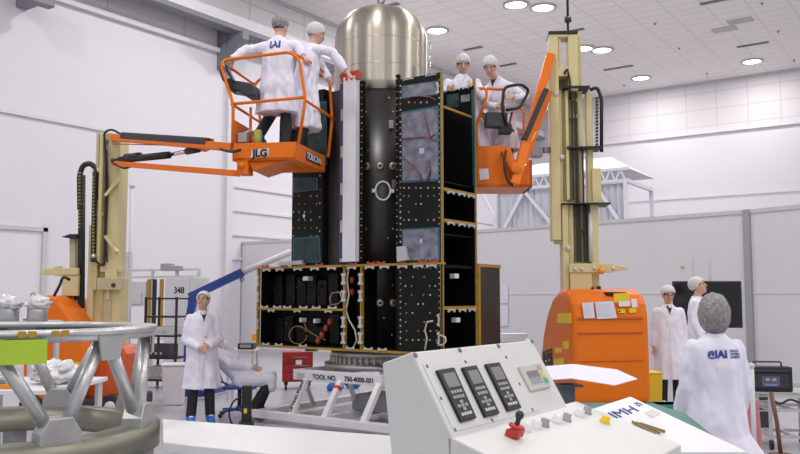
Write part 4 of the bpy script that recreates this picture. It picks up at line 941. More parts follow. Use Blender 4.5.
person(203, 11.1, 0, -158, 1.74, 'person standing in long white lab coat, hands clasped, looking up, on the left', pose={
    'elL': (-.22, .02, 1.10), 'wrL': (-.045, .21, 1.03), 'elR': (.22, .02, 1.10), 'wrR': (.055, .21, 1.0), 'anL': (-.13, -.03, .085), 'anR': (.13, -.0, .085)},
    hyaw=-28, hpitch=16, cap=mat('cap_white_cloth', (.8, .79, .8), .8, var=.04), capr=(.86, .86, .72), capoff=(0, .0, .015), hair=M_hairg, seed=11, hem=.46)
person(242, 11.75, 0, -84, 1.74, 'person in white lab coat sitting reclined on the wheeled chair', pose={
    'pel': (0, 0, .54), 'che': (0, -.22, .79), 'nk': (0, -.36, .97), 'hd': (0, -.43, 1.11), 'shL': (-.16, -.31, .92), 'shR': (.16, -.31, .92),
    'hipL': (-.1, .02, .52), 'hipR': (.1, .02, .52), 'knL': (-.12, .42, .52), 'knR': (.12, .42, .50), 'anL': (-.12, .24, .085), 'anR': (.14, .16, .085),
    'elR': (.24, -.12, .74), 'wrR': (.10, .16, .68), 'elL': (-.26, -.10, .82), 'wrL': (-.12, -.28, 1.04)},
    seated=True, seed=13, hpitch=10)
person(668, 12.6, 0, 172, 1.82, 'person with glasses in open white lab coat and dark shirt, beside the orange lift hood', pose={
    'wrL': (-.22, .02, .87), 'wrR': (.22, .02, .87)}, glasses=True, hyaw=8, hpitch=-4, shoe=M_dark, seed=15, hem=.42, capr=(1.05, 1.02, 1))
person(697, 13.3, 0, -112, 1.97, 'person in white lab coat looking up to the right in front of the black screen', hyaw=-14, hpitch=20, shoe=M_dark, seed=17, hem=.45)
person(713, 5.9, 0, 4, 1.66, 'person seen from behind in grey hair cap, white coat with blue back logo', pose={
    'elL': (-.23, .0, 1.10), 'wrL': (-.24, .12, .88), 'elR': (.23, .0, 1.10), 'wrR': (.24, .12, .88)},
    cap=M_capg, capr=(1.16, 1.12, 1.5), capoff=(0, -.02, -.034), wide=1.06, flare=1.45, hem=.38, vneck=False, hair=M_hair,
    logo=([('IAI', .072, -.01, 0, .003), ('@', .055, -.075, .0, .002), ('SPACE', .024, .09, .022, .0005), ('SYSTEMS', .020, .095, 0, .0005), ('DIVISION', .020, .095, -.02, .0005)], 1.275, .0), seed=21, shoe=M_shoe)
# ================================================================ CHAIR, FLOOR ITEMS ON THE LEFT
cp = at(241, 300, 11.78)
ch = thing('office_chair', (cp.x, cp.y, 0), 'blue and black wheeled office chair under the seated person', 'chair')
fc = Fr(cp, -84+0)
b = MB()
for k in range(5):
    a = 2*math.pi*k/5+.3; b.beam(fc(0, 0, .10), fc(.30*math.cos(a), .30*math.sin(a), .075), .04, .03)
b.cyl(fc(0, 0, .07), fc(0, 0, .14), .05); b.build('star_base', M_blue, ch, bevel=.006)
for k in range(5):
    a = 2*math.pi*k/5+.3; q = fc(.30*math.cos(a), .30*math.sin(a), .03); b = MB(); b.cyl(q-fc.e1*.02, q+fc.e1*.02, .03, 14); b.build('caster', M_black, ch)
b = MB(); b.cyl(fc(0, 0, .13), fc(0, 0, .40), .028, 14); b.build('gas_column', M_dark, ch)
b = MB(); b.box(-.23, .23, -.22, .24, .385, .43, fc); b.build('seat', M_blue, ch, bevel=.03)
b = MB(); b.hexa(*[fc(*p) for p in ((-.2, -.24, .46), (.2, -.24, .46), (.2, -.30, .46), (-.2, -.30, .46), (-.18, -.42, .9), (.18, -.42, .9), (.18, -.47, .9), (-.18, -.47, .9))]); b.beam(fc(0, -.1, .40), fc(0, -.29, .50), .05, .03); b.build('backrest', M_blue, ch, bevel=.02)
# black post box beside the stand
t = thing('battery_post', at(246, 300, 10.6)*1, 'black upright box with yellow sticker standing in front of the seated person', 'floor device'); t.location.z = 0
b = MB(); f, u0, u1, zA, zB = hbox(b, 241.5, 251.5, 386, 423, 10.6, .13, 8); b.build('housing', M_black, t, bevel=.01)
b = MB(); b.box(u0-.03, u1+.03, -.03, .16, 0, max(zA, .03)+.01, f); b.build('foot', M_dark, t)
b = MB(); b.box(u0+.03, u0+.07, -.004, .0, .20, .26, f); b.build('yellow_sticker', M_yel, t)
b = MB(); b.tube(rnd_path([f(u0, .06, .40), f(u0-.1, .05, .36), f(u0-.17, .04, .2), f(u0-.1, .04, .02)], .1), .012, 6); b.build('cable', M_black, t)
# trash bin
P = at(176, 300, 13.0); t = thing('waste_bin', (P.x, P.y, 0), 'plain white square waste bin standing left of the person with clasped hands', 'bin')
f = Fr(P, 10); b = MB(); b.hexa(*[f(*p) for p in ((-.15, -.15, 0), (.15, -.15, 0), (.15, .15, 0), (-.15, .15, 0), (-.175, -.175, .60), (.175, -.175, .60), (.175, .175, .60), (-.175, .175, .60))]); b.build('bin_body', M_white, t, bevel=.02)
b = MB(); b.box(-.19, .19, -.19, .19, .60, .635, f); b.build('rim', M_white, t, bevel=.01)
# blue arm crane
P = at(189, 300, 13.6); t = thing('shop_crane', (P.x, P.y, 0), 'blue floor crane with white extending boom rising towards the satellite', 'crane')
def K(px, py, o=0): return at(px, py, 13.6+o)
b = MB(); zlow = K(189, 405).z; b.beam(V(P.x, P.y, .1), K(189, 318), .12, .12); b.beam(K(189, 322), K(194, 296), .12, .14, up=FW); b.build('column', M_blue, t, bevel=.01)
b = MB(); b.beam(K(190, 297), K(243, 272), .13, .15, up=FW); bm_ = b.build('boom', M_blue, t, bevel=.01)
b = MB(); b.cyl(K(241, 273), K(291, 252), .055, 16); b.build('white_extension', M_white, bm_)
b = MB(); q = K(203, 298, -.12); b.cyl(q, q+FW*.05, .11, 24); b.m(1).cyl(q-FW*.01, q, .05, 20); b.build('pivot_disc', [M_white, M_brass], bm_)
b = MB(); q = K(242, 276); b.tube([q, q-UP*.06+RT*.03, q-UP*.1, q-UP*.07-RT*.03, q], .012, 6); b.build('hook', M_steel, bm_)
b = MB()
for s in (-.35, .35): b.beam(V(P.x, P.y, .09)+RT*s*.6-FW*.1, V(P.x, P.y, .07)+RT*s*1.3+FW*1.2, .08, .08)
b.beam(V(P.x, P.y, .1)-RT*.35, V(P.x, P.y, .1)+RT*.35, .1, .1); b.build('floor_frame', M_blue, t)
# equipment cabinet with its number
P = at(177, 300, 17); t = thing('equipment_cabinet', (P.x, P.y, 0), 'grey equipment cabinet lettered 348 behind the person with clasped hands', 'cabinet')
b = MB(); f, u0, u1, zA, zB = hbox(b, 164, 190, 277, 376, 17, .6, -25); b.v = []; b.f = []; b.mi = []; b.sm = []; b.box(u0, u1, 0, .6, .05, zB, f); b.build('cabinet_body', M_lgrey, t, bevel=.01)
b = MB(); b.box(u0+.03, u1-.03, -.015, 0, .1, zB-.03, f); dr = b.build('door', M_part, t, bevel=.004)
text('348', f((u0+u1)/2+.05, -.02, zB-.28), f.e1, UP, .18, M_black, 'lettering', dr, bold=.004)
b = MB(); b.box(u1-.08, u1-.05, -.035, -.015, .9, 1.1, f); b.build('handle', M_chrome, dr)
b = MB(); b.box(u0, u1, .05, .55, 0, .05, f); b.build('plinth', M_dark, t)
# black open rack
P = at(158, 300, 15.2); t = thing('equipment_rack', (P.x, P.y, 0), 'black open shelf rack with instruments, left of the white bin', 'rack')
f = Fr(at(146, 300, 15.2), -12); Wr = (f.px(176, 330)-f.o).dot(f.e1); hz_ = f.px(160, 297).z
for u in (0, Wr):
    for v in (0, .5): b = MB(); b.beam(f(u, v, 0), f(u, v, hz_), .035, .035); b.build('post', M_black, t)
for z in (.15, .55, .95, 1.3, hz_-.03):
    b = MB(); b.box(0, Wr, 0, .5, z-.015, z+.015, f); b.build('shelf', M_black, t)
for i, (u0, u1, z0, z1, m, nm, lab) in enumerate(((.06, .38, .166, .40, M_grey, 'instrument_box', 'grey instrument box on the lowest shelf of the black rack'), (.05, .45, .566, .80, M_dark, 'instrument_box', 'dark instrument box on the second shelf of the black rack'), (.1, .5, .966, 1.12, M_lgrey, 'instrument_box', 'pale instrument box on the middle shelf of the black rack'))):
    b = MB(); b.box(u0, min(u1, Wr-.04), .05, .42, z0, z1, f); b.m(1)
    for k in range(3): b.box(u0+.03+.1*k, u0+.07+.1*k, .04, .05, z0+.05, z0+.09, f)
    b.build(nm, [m, M_clip], label=lab, cat='instrument', group='instruments on the black rack', bevel=.006)
# white lab frame with equipment behind
P = at(160, 300, 18.9); t = thing('instrument_gantry', (P.x, P.y, 0), 'pale aluminium profile frame with yellow and black cable strips, behind the left mast', 'gantry')
f = Fr(at(128, 300, 18.9), -25); Wf = (f.px(199, 270)-f.o).dot(f.e1); zf0, zf1 = f.px(160, 277).z, f.px(160, 270).z
b = MB()
for u in (0, Wf*.35, Wf*.7, Wf): b.beam(f(u, 0, 0), f(u, 0, zf1), .06, .06)
b.beam(f(0, 0, zf1), f(Wf, 0, zf1), .05, .05); b.beam(f(0, 0, zf0), f(Wf, 0, zf0), .05, .05); b.build('profile_bars', M_lgrey, t)
b = MB(); b.box(Wf*.5, Wf*.62, -.1, .1, zf1, zf1+.14, f); b.box(Wf*.56, Wf*.8, -.12, -.04, zf1-.03, zf1+.08, f); b.build('camera_mount', M_grey, t, bevel=.01)
for u in (.30, .38, .48): b = MB(); b.box(Wf*u, Wf*(u+.045), -.06, -.02, 1.0, zf0-.05, f); b.build('cable_strip', M_gold if u != .38 else M_black, t)
b = MB(); b.box(.05, Wf*.3, -.1, .3, 1.45, zf0-.1, f); b.box(.15, Wf*.25, -.13, -.1, 1.5, 1.75, f); b.build('white_unit', M_lgrey, t, bevel=.01)
b = MB(); b.box(.05, Wf*.95, -.1, .5, .72, .76, f); b.build('bench_top', M_lgrey, t)
# perforated upright and slim pole
P = at(125.5, 300, 15.5); f = Fr(P, -10); b = MB(); b.box(-.09, .09, 0, .06, 0, f.px(125, 252).z, f); 
for k in range(30): b.m(1).box(-.05, -.03, -.003, 0, .15+k*.08, .18+k*.08, f); b.box(.03, .05, -.003, 0, .15+k*.08, .18+k*.08, f)
b.build('perforated_upright', [M_lgrey, M_grey], label='pale grey perforated steel upright just right of the left mast', cat='post')
b = MB(); P = at(129, 300, 16.5); q = at(131.5, 186, 16.5); b.cyl(V(P.x, P.y, 0), V(P.x, P.y, q.z), .035, 12); b.lathe(V(P.x, P.y, 0), [(.18, 0), (.18, .03), (.04, .05)], 24, cap=True); b.ell(V(P.x, P.y, q.z), (.06, .06, .05))
b.build('slim_pole', M_lgrey, label='slim pale floor pole rising beside the left mast against the wall', cat='pole')
# small table behind the chair
P = at(248, 300, 13.6); t = thing('side_table', (P.x, P.y, 0), 'small pale table behind the seated person', 'table')
f = Fr(P, 0); zt_ = at(248, 350, 13.4).z; b = MB(); b.box(-.32, .16, -.2, .3, zt_-.03, zt_, f); b.build('table_top', M_lgrey, t, bevel=.004)
for u in (-.28, .12):
    for v in (-.16, .26): b = MB(); b.beam(f(u, v, 0), f(u, v, zt_-.03), .03, .03); b.build('leg', M_lgrey, t)
b = MB(); b.box(-.14, .12, -.1, .15, zt_, zt_+.10, f); b.m(1).box(-.1, .08, -.11, -.1, zt_+.03, zt_+.08, f); b.build('desk_device', [M_dark, M_grey], label='black device lying on the small table behind the seated person', cat='device', bevel=.01)
# red tool chest
P = at(298, 300, 15); t = thing('tool_chest', (P.x, P.y, 0), 'red tool chest on casters under the satellite left end', 'tool chest')
f = Fr(P, 8); z1_ = at(298, 352, 15).z; b = MB(); b.box(-.27, .28, 0, .45, .14, z1_, f); b.build('chest_body', mat('chest_red', (.36, .02, .02), .4), t, bevel=.012)
for k in range(3): b = MB(); b.box(-.24, .25, -.012, 0, .17+k*.15, .30+k*.15, f); dw = b.build('drawer', MATS['chest_red'], t, bevel=.004); b = MB(); b.box(-.1, .2, -.03, -.012, .27+k*.15, .285+k*.15, f); b.build('handle', M_steel, dw)
b = MB(); b.box(-.03, .08, -.017, -.013, .45, .53, f); b.build('white_label', M_white, t)
for u in (-.2, .21):
    for v in (.05, .4): b = MB(); b.cyl(f(u-.02, v, .06), f(u+.02, v, .06), .06, 16); b.beam(f(u, v, .08), f(u, v, .15), .05, .05); b.build('caster', M_black, t)
b = MB(); b.box(.08, .40, .0, .3, z1_, z1_+.09, f); b.m(1).box(.14, .36, -.01, .0, z1_+.015, z1_+.07, f); b.build('instrument_box', [M_white, M_black], label='white box with black front lying on the red tool chest', cat='instrument', bevel=.008)
# blue lumps standing in for covered shoes of someone behind the stand
for px, py, lab, m in ((335, 391, 'blue covered shoe on the floor seen through the white stand, left one', M_shoe), (352, 388, 'blue covered shoe on the floor seen through the white stand, right one', M_shoe)):
    P = onz(px, py, 0); b = MB(); b.ell(P+UP*.07, (.17, .11, .09), None, 16, 12); b.v = [v+V(.02, .02, .015)*noise.noise(v*9) for v in b.v]; b.build('covered_shoe', m, label=lab, cat='shoe', group='blue covered shoes')
# ================================================================ RING ON STRUTS, FOREGROUND LEFT
dR_ = 4.6; RC = at(8, 300, dR_); RR = .80; zt_ = 1.515; zl_ = .985
t = thing('ring_fixture', (RC.x, RC.y, 0), 'large aluminium ring on slanted tube struts in the left foreground with lime label', 'fixture')
def rp(phi, r, z): a = R(phi); return V(RC.x, RC.y, 0)+RT*(r*math.cos(a))+FW*(r*math.sin(a))+UP*z
b = MB(); b.lathe(V(RC.x, RC.y, 0), [(RR, zt_-.03), (RR, zt_), (RR-.13, zt_), (RR-.13, zt_-.03), (RR, zt_-.03)], 96); b.lathe(V(RC.x, RC.y, 0), [(RR-.09, zt_-.06), (RR-.02, zt_-.06), (RR-.02, zt_-.03)], 96); b.build('top_ring', M_alu, t)
b = MB(); b.lathe(V(RC.x, RC.y, 0), [(RR+.03, zl_-.08), (RR+.03, zl_-.02), (RR-.06, zl_), (RR-.15, zl_-.01), (RR-.17, zl_-.1), (RR-.17, zl_-.14), (RR+.03, zl_-.14), (RR+.03, zl_-.08)], 96); b.build('lower_ring', mat('ring_olive', (.25, .25, .20), .42, metal=.6, var=.1), t)
for k in range(8):
    pt = -26+45*k; pb = -1+45*k; pb2 = -46+45*k
    for q in (pb, pb2):
        s_ = 2 if q == pb else -2
        b = MB(); b.cyl(rp(pt+s_, RR-.07, zt_-.07), rp(q-s_*1.5, RR-.06, zl_+.05), .034, 20); b.build('strut', M_alu, t)
    b = MB(); c_ = rp(pt, RR-.03, zt_); tn = UP.cross(rp(pt, 1, 0)-rp(pt, 0, 0)); out = (rp(pt, 1, 0)-rp(pt, 0, 0))
    b.prism([c_+tn*x+UP*z for x, z in ((-.085, -.03), (.085, -.03), (.06, -.16), (-.06, -.16))], out*.015); b.box(0, 0, 0, 0, 0, 0) if False else None; b.build('top_gusset', M_alud, t, bevel=.003)
    b = MB(); c_ = rp(pb, RR-.01, zl_); tn = UP.cross(rp(pb, 1, 0)-rp(pb, 0, 0)); out = (rp(pb, 1, 0)-rp(pb, 0, 0))
    b.prism([c_+tn*x+UP*z-out*.10 for x, z in ((-.10, -.03), (.10, -.03), (.10, .04), (.055, .11), (-.055, .11), (-.10, .04))], out*.11); b.build('foot_block', M_alud, t, bevel=.006)
for px in (32, 85): 
    b = MB(); q = onz(px+0, 335, zt_-.012); ph = math.degrees(math.atan2((q-RC).dot(FW), (q-RC).dot(RT)))
    for o_ in (-1.6, 1.6): c_ = rp(ph+o_, RR+.002, zt_-.03); tn = UP.cross(rp(ph, 1, 0)-rp(ph, 0, 0)); b.prism([c_-tn*.018, c_+tn*.018, c_+tn*.018+UP*.03, c_-tn*.018+UP*.03], (rp(ph, 1, 0)-rp(ph, 0, 0))*.004)
    b.build('amber_tape', mat('tape_amber', (.45, .26, .02), .5), t)
b = MB(); q0 = -84; pts = [rp(a, RR+.012, 0) for a in range(-112, -48, 4)]
lab_pts = [p for p in pts]
for i in range(len(lab_pts)-1): a_, c_ = lab_pts[i], lab_pts[i+1]; b.add([a_+UP*(zt_-.155), c_+UP*(zt_-.155), c_+UP*(zt_-.04), a_+UP*(zt_-.04)], [(0, 1, 2, 3)])
b.build('lime_label', M_lime, t)
for k in range(4):
    b = MB(); a = rp(20+90*k, RR-.07, 0); b.beam(a, a+UP*(zl_-.12), .10, .10); b.build('support_leg', M_grey, t)
# wrapped instruments and table behind the ring
P = at(20, 300, 7.6); t = thing('work_table', (P.x, P.y, 0), 'white table behind the aluminium ring covered with plastic wrapped parts', 'table')
f = Fr(at(-30, 300, 7.2), 0); Wt = .80; tz = .87
b = MB(); b.box(-.3, Wt, 0, 1.2, tz-.04, tz, f); b.build('table_top', M_white, t, bevel=.005)
for u in (-.25, Wt-.06):
    for v in (.05, 1.12): b = MB(); b.beam(f(u, v, 0), f(u, v, tz-.04), .05, .05); b.build('leg', M_lgrey, t)
def blob(c, r, m, seed_, name, lab, cat, grp=None, amp=.35):
    b = MB(); b.ell((0, 0, 0), (1, 1, 1), None, 36, 24); vv = []
    for v in b.v:
        n_ = 1+amp*noise.noise(v*2.2+V(seed_, 0, 0))+amp*.5*noise.noise(v*6+V(seed_, 3, 0)); q = v*n_; vv.append(Vector((c.x+q.x*r[0], c.y+q.y*r[1], max(c.z-r[2], c.z+q.z*r[2]))))
    b.v = vv; return b.build(name, m, label=lab, cat=cat, group=grp)
M_wrap = mat('wrap_film', (.74, .76, .84), .18, var=.2, scale=9, bump=1, bscale=16)
q = f(.55, .55, tz+.004); blob(q+UP*.10, (.20, .20, .10), M_wrap, 4, 'wrapped_part', 'clear plastic wrapped bundle on the white table under the left orange hood', 'wrapped part', 'plastic wrapped parts', .5)
q = f(.0, .5, tz+.004); blob(q+UP*.08, (.17, .17, .08), M_wrap, 8, 'wrapped_part', 'clear plastic wrapped bundle at the left edge on the white table', 'wrapped part', 'plastic wrapped parts', .5)
q = f(.28, .1, tz+.0); b = MB(); b.beam(q+UP*.02-RT*.12, q+UP*.02+RT*.10, .05, .035); b.beam(q+UP*.03-RT*.03, q+UP*.03+RT*.09+FW*.06, .04, .02); b.build('hand_tool', mat('tool_orange', (.7, .28, .03), .5), label='small orange and black hand tool lying at the edge of the white table', cat='tool')
# instrument canisters with film at far left
P = at(12, 300, 9.5); t = thing('instrument_bench', (P.x, P.y, 0), 'pale bench at the far left edge beside the left lift hood', 'bench')
f = Fr(at(-10, 300, 9.5), 0); zb_ = at(10, 322, 9.5).z; b = MB(); b.box(-.3, .52, 0, .8, zb_-.05, zb_, f); b.build('bench_top', M_lgrey, t)
for u in (-.25, .47):
    for v in (.05, .75): b = MB(); b.beam(f(u, v, 0), f(u, v, zb_-.05), .05, .05); b.build('leg', M_lgrey, t)
for i, (u, lab) in enumerate(((.08, 'silver canister with plastic film bag on top, at the left edge of the bench'), (.42, 'silver canister with plastic film bag on top, nearest the left lift hood'))):
    c_ = f(u, .3, zb_); tt = thing('wrapped_canister', c_, lab, 'canister', 'wrapped canisters on the bench')
    b = MB(); b.lathe(c_, [(.001, 0), (.115, 0), (.115, .14), (.10, .16), (.001, .16)], 28); b.build('canister', M_alud, tt)
    b = MB(); b.ell((0, 0, 0), (1, 1, 1), None, 30, 20); b.v = [c_+V(0, 0, .21)+Vector((v.x*.14, v.y*.14, max(v.z*.09, -.06)))*(1+.4*noise.noise(v*3+V(i*5, 0, 0))+.25*noise.noise(v*8)) for v in b.v]; b.build('film_bag', M_wrap, tt)
b = MB(); c_ = f(.20, .6, zb_); b.cyl(c_, c_+UP*.32, .012, 8); b.lathe(c_, [(.08, 0), (.08, .02), (.012, .03)], 20, cap=True); b.tube([c_+UP*.32, c_+UP*.34+RT*.03, c_+UP*.31+RT*.05], .01, 6); b.build('thin_stand', M_grey, label='thin grey stand rod between the canisters at the left edge', cat='stand')
# long white bench in the foreground
P = at(300, 300, 4.4); t = thing('white_workbench', (P.x, P.y, 0), 'long plain white workbench top along the bottom edge in front of the satellite stand', 'workbench')
zw_ = .98; e = [onz(x, y, zw_) for x, y in ((162, 418.8), (400, 436), (400, 560), (60, 560))]
b = MB(); b.prism([e[0], e[1], e[1]-FW*.75-RT*.03, e[0]-FW*.75+RT*.22], V(0, 0, -.05)); b.build('bench_top', M_whitep, t, bevel=.006)
for q in (e[0]+RT*.15-FW*.1, e[1]-RT*.1-FW*.08, e[1]-FW*.66-RT*.2, e[0]-FW*.66+RT*.35): b = MB(); b.beam(V(q.x, q.y, 0), V(q.x, q.y, zw_-.05), .06, .06); b.build('leg', M_lgrey, t)
# ================================================================ CONTROL CONSOLE
P1 = at(412, 352, 2.9); fC = Fr(P1, 55.4); zP = P1.z; UW = .96
dsk_v1 = -.60; PV, PZ_ = .163, .279; SL = .32
con = thing('control_console', fC(.5, .0, 0), 'pale grey control console with three black handsets and small keypad in the foreground', 'console')
# desk surface
DP = fC(0, -PV, zP-PZ_); dn = fC.e1.cross(-fC.e2-UP*SL).normalized()
u_r = (onplane(580, 402.5, DP, dn)-fC.o).dot(fC.e1)
b = MB(); prof = [(-.0, zP), (.13, zP-.045), (.07, zP-.5), (.07, zP-.6), (-.15, zP-.6), (-PV, zP-PZ_)]
b.prism([fC(0, v, z) for v, z in prof], fC.e1*UW); b.build('panel_housing', M_console, con, bevel=.006)
zd = lambda v: zP-PZ_-(-PV-v)*SL
b = MB(); b.prism([fC(0, v, z) for v, z in ((-.14, zP-PZ_+.007), (dsk_v1, zd(dsk_v1)), (dsk_v1, zd(dsk_v1)-.12), (-.15, zP-.48))], fC.e1*u_r); b.build('desk_surface', M_console, con, bevel=.006)
b = MB(); b.box(.05, u_r-.05, -.54, .04, .06, zP-.55, fC); b.build('pedestal', M_consoles, con, bevel=.01)
for u in (.15, u_r-.15):
    for v in (-.48, -.03): b = MB(); b.cyl(fC(u, v, 0), fC(u, v, .07), .035, 12); b.build('foot', M_dark, con)
PN = fC.e1.cross(-fC.e2*PV-UP*PZ_).normalized()
if PN.dot(CO-P1) < 0: PN = -PN
def K2(x, y): return (380+x/4.367, 330+y/4.367)
def bil(q, s, t_):
    a = V(*q[0])*(1-s)+V(*q[1])*s; c = V(*q[3])*(1-s)+V(*q[2])*s; r = a*(1-t_)+c*t_; return (r.x, r.y)
def sub(q, s0, s1, t0, t1_): return [bil(q, s0, t0), bil(q, s1, t0), bil(q, s1, t1_), bil(q, s0, t1_)]
def raised(q, off, th, m, name, par, bev=0):
    b = MB(); b.prism([onplane(x, y, P1, PN)+PN*off for x, y in q], PN*th); return b.build(name, m, par, bevel=bev)
plate = [K2(183, 148), K2(575, 92), K2(690, 352), K2(322, 446)]
raised(plate, .0002, .0025, M_console, 'mounting_plate', con, .001)
hs = [[(237, 182), (312, 170), (410, 390), (345, 408)], [(348, 170), (410, 160), (512, 370), (450, 386)], [(450, 155), (510, 147), (607, 345), (550, 360)]]
for h in hs:
    q = [K2(*a) for a in h]; o = raised(q, .001, .014, M_black, 'handset', con, .003)
    raised(sub(q, .16, .86, .09, .36), .0152, .001, M_lcd, 'display', o)
    for i, (t0, n_, mm) in enumerate(((.42, 4, M_key), (.52, 4, M_key), (.62, 1, M_key), (.69, 3, M_grey), (.76, 1, M_key), (.85, 4, M_lgrey))):
        for j in range(n_):
            s0 = .16+.7*j/n_ if n_ > 1 else .42; s1 = s0+.7/max(n_, 3.2)-.05; raised(sub(q, s0, s1, t0, t0+.055), .015, .0015, mm, 'key', o)
q = [K2(595, 165), K2(690, 150), K2(740, 252), K2(650, 272)]; o = raised(q, .0002, .012, mat('keypad_grey', (.50, .50, .47), .5), 'keypad', con, .003)
raised(sub(q, .2, .72, .25, .62), .0124, .001, M_lcd, 'display', o)
for j in range(4): raised(sub(q, .2+j*.14, .30+j*.14, .52, .78), .0134, .001, M_key, 'key', o)
raised(sub(q, .80, .96, .35, .55), .0124, .002, M_yel, 'key', o, 0); raised(sub(q, .80, .97, .62, .82), .0124, .002, mat('key_green', (.05, .42, .28), .5), 'key', o); raised(sub(q, .78, .94, .08, .25), .0124, .002, M_key, 'key', o)
for x, y in ((153, 110), (347, 88), (516, 70), (662, 50), (203, 160), (371, 140), (548, 120), (607, 237), (264, 300), (325, 436), (487, 395), (663, 348)):
    p = onplane(*K2(x, y), P1, PN); b = MB(); r_ = .010 if y < 115 and x != 548 else .007; b.lathe(p, [(r_, 0), (r_, .004), (.002, .007), (.0005, .007)], 14, axis=PN); b.build('screw', M_steel, con)
def DPt(px, py): return onplane(px, py, DP, dn)
if dn.z < 0: dn = -dn
for px, py, m, r_ in ((525, 430, M_white, .020), (535.5, 427.5, M_white, .020), (544, 425.5, M_grey, .018), (556.5, 422, M_white, .020), (566, 420, M_grey, .018), (579, 415.5, M_white, .020), (586.5, 413, M_grey, .018), (604.5, 422.5, M_yel, .019)):
    p = DPt(px, py); b = MB(); b.lathe(p, [(r_+.004, 0), (r_+.004, .006), (r_, .008), (r_*.92, .026), (.001, .03)], 20, axis=dn); b.build('push_button', m, con)
p = DPt(513.5, 437); b = MB(); b.box(-.026, .026, -.026, .026, 0, .032, (lambda x, y, z: p+fC.e1*x+fC.e2*y+dn*z)); b.lathe(p+dn*.032, [(.018, 0), (.029, .005), (.029, .013), (.001, .017)], 20, axis=dn); es = b.build('emergency_stop', mat('estop_red', (.55, .03, .03), .4), con, bevel=.003)
b = MB(); b.lathe(p+dn*.047, [(.009, 0), (.009, .02), (.014, .028), (.016, .04), (.010, .05), (.001, .052)], 16, axis=dn); b.build('key_switch', M_dark, es)
for s, px, py in ((' 2', 570, 429),):
    pass
# green table, sheet with writing, document stand
t = thing('green_table', onz(640, 425, 0)*0+V(onz(640, 410, .94).x, onz(640, 410, .94).y, 0), 'dark green topped table behind the console and under the white lettered board', 'table')
zg = .94; gq = [onz(560, 402, zg), onz(683, 405, zg), onz(712, 440, zg), onz(618, 452, zg)]
gq = [onz(552, 402, zg), onz(655, 403.5, zg), onz(685, 413, zg), onz(735, 452, zg), onz(650, 452, zg)]
b = MB(); b.prism(gq, V(0, 0, -.04)); b.build('table_top', M_green, t, bevel=.004)
cg = sum(gq, Vector())/5
for q in gq[:2]+gq[3:]: b = MB(); l = q+(cg-q)*.12; b.beam(V(l.x, l.y, 0), V(l.x, l.y, zg-.04), .05, .05); b.build('leg', M_lgrey, t)
BP = at(630.5, 396.5, 4.36); BN = (UP*math.cos(R(20))-FW*math.sin(R(20)))
def OB(px, py, o=0): return onplane(px, py, BP, BN)+BN*o
bq = [OB(630.5, 396.5), OB(593, 408.5), OB(648, 452), OB(748, 452)]; zl4 = zg+.001
bd = MB(); n4 = 4; bd.add(bq+[V(p.x, p.y, zl4) for p in bq], [(0, 1, 2, 3), (7, 6, 5, 4)]+[(i, i+4, (i+1) % 4+4, (i+1) % 4) for i in range(4)])
bo = bd.build('lettered_case', M_white, label='white slanted case with blue letters on top, on the green table right of the console', cat='case', bevel=.002)
xd = (OB(632, 409)-OB(611, 416)).normalized(); yd = BN.cross(xd)
text('IMH', OB(624, 412.5, .0015), xd, yd, .095, M_blueink, 'lettering', bo, bold=0)
text('IG', OB(638, 404.5, .0015), -yd, xd, .045, M_blueink, 'lettering', bo)
b = MB(); b.prism([OB(x, y, .0008) for x, y in ((644, 413), (653, 409.5), (661, 414), (652, 418))], BN*.001); b.build('grey_patch', M_lgrey, bo)
for k in range(3): b = MB(); b.beam(OB(632+k*4, 423+k*.9, .008), OB(655+k*5, 436-k*1.5, .008), .006, .012); b.build('wooden_stick', mat('pencil_wood', (.42, .30, .14), .6), label='thin wooden stick lying on the white lettered case, '+('left', 'middle', 'right')[k]+' of three', cat='stick', group='wooden sticks')
dp = 3.95; P = at(566, 400, dp); t = thing('document_stand', (P.x, P.y, zg), 'small slate grey document holder behind the console carrying loose papers', 'holder')
b = MB(); zs_ = at(566, 384, dp).z; f = Fr(P, 10); b.box(-.03, .035, -.03, .03, zg, zs_, f); b.box(-.06, .06, -.06, .06, zg, zg+.015, f); b.box(-.06, .07, -.05, .07, zs_-.012, zs_, f); b.build('holder_body', mat('slate', (.10, .11, .15), .5), t, bevel=.004)
def paper(pxs, d0, lab, dz):
    b = MB(); P = [at(x, y, d_) for x, y, d_ in pxs]; n = len(P)
    b.add(P+[p+UP*.003 for p in P], [tuple(range(n)), tuple(range(2*n-1, n-1, -1))]+[(i, i+n, (i+1) % n+n, (i+1) % n) for i in range(n)]); return b
o = MB()
z_e = zs_+.002
ptsA = [(533, 372), (548, 366), (573, 366.3), (617, 369.5), (637.5, 376.5), (614.5, 385), (571.5, 380.8), (545, 380)]
A_ = [onplane(x, y, at(566, 376, dp), (UP+FW*-.12).normalized()) for x, y in ptsA]
fold = [V(0, 0, .01), V(0, 0, .0), V(0, 0, .012), V(0, 0, .0), V(0, 0, -.01), V(0, 0, .0), V(0, 0, .012), V(0, 0, 0)]
pts = [a+f_ for a, f_ in zip(A_, fold)]
o.add(pts+[p-UP*.003 for p in pts], [(0, 1, 7), (1, 2, 6, 7), (2, 3, 5, 6), (3, 4, 5), (8, 15, 9), (9, 15, 14, 10), (10, 14, 13, 11), (11, 13, 12)]+[(i, (i+1) % 8, (i+1) % 8+8, i+8) for i in range(8)])
o.build('paper_sheets', M_paper, label='loose creased white papers fanned out behind the console in front of the orange hood', cat='paper')
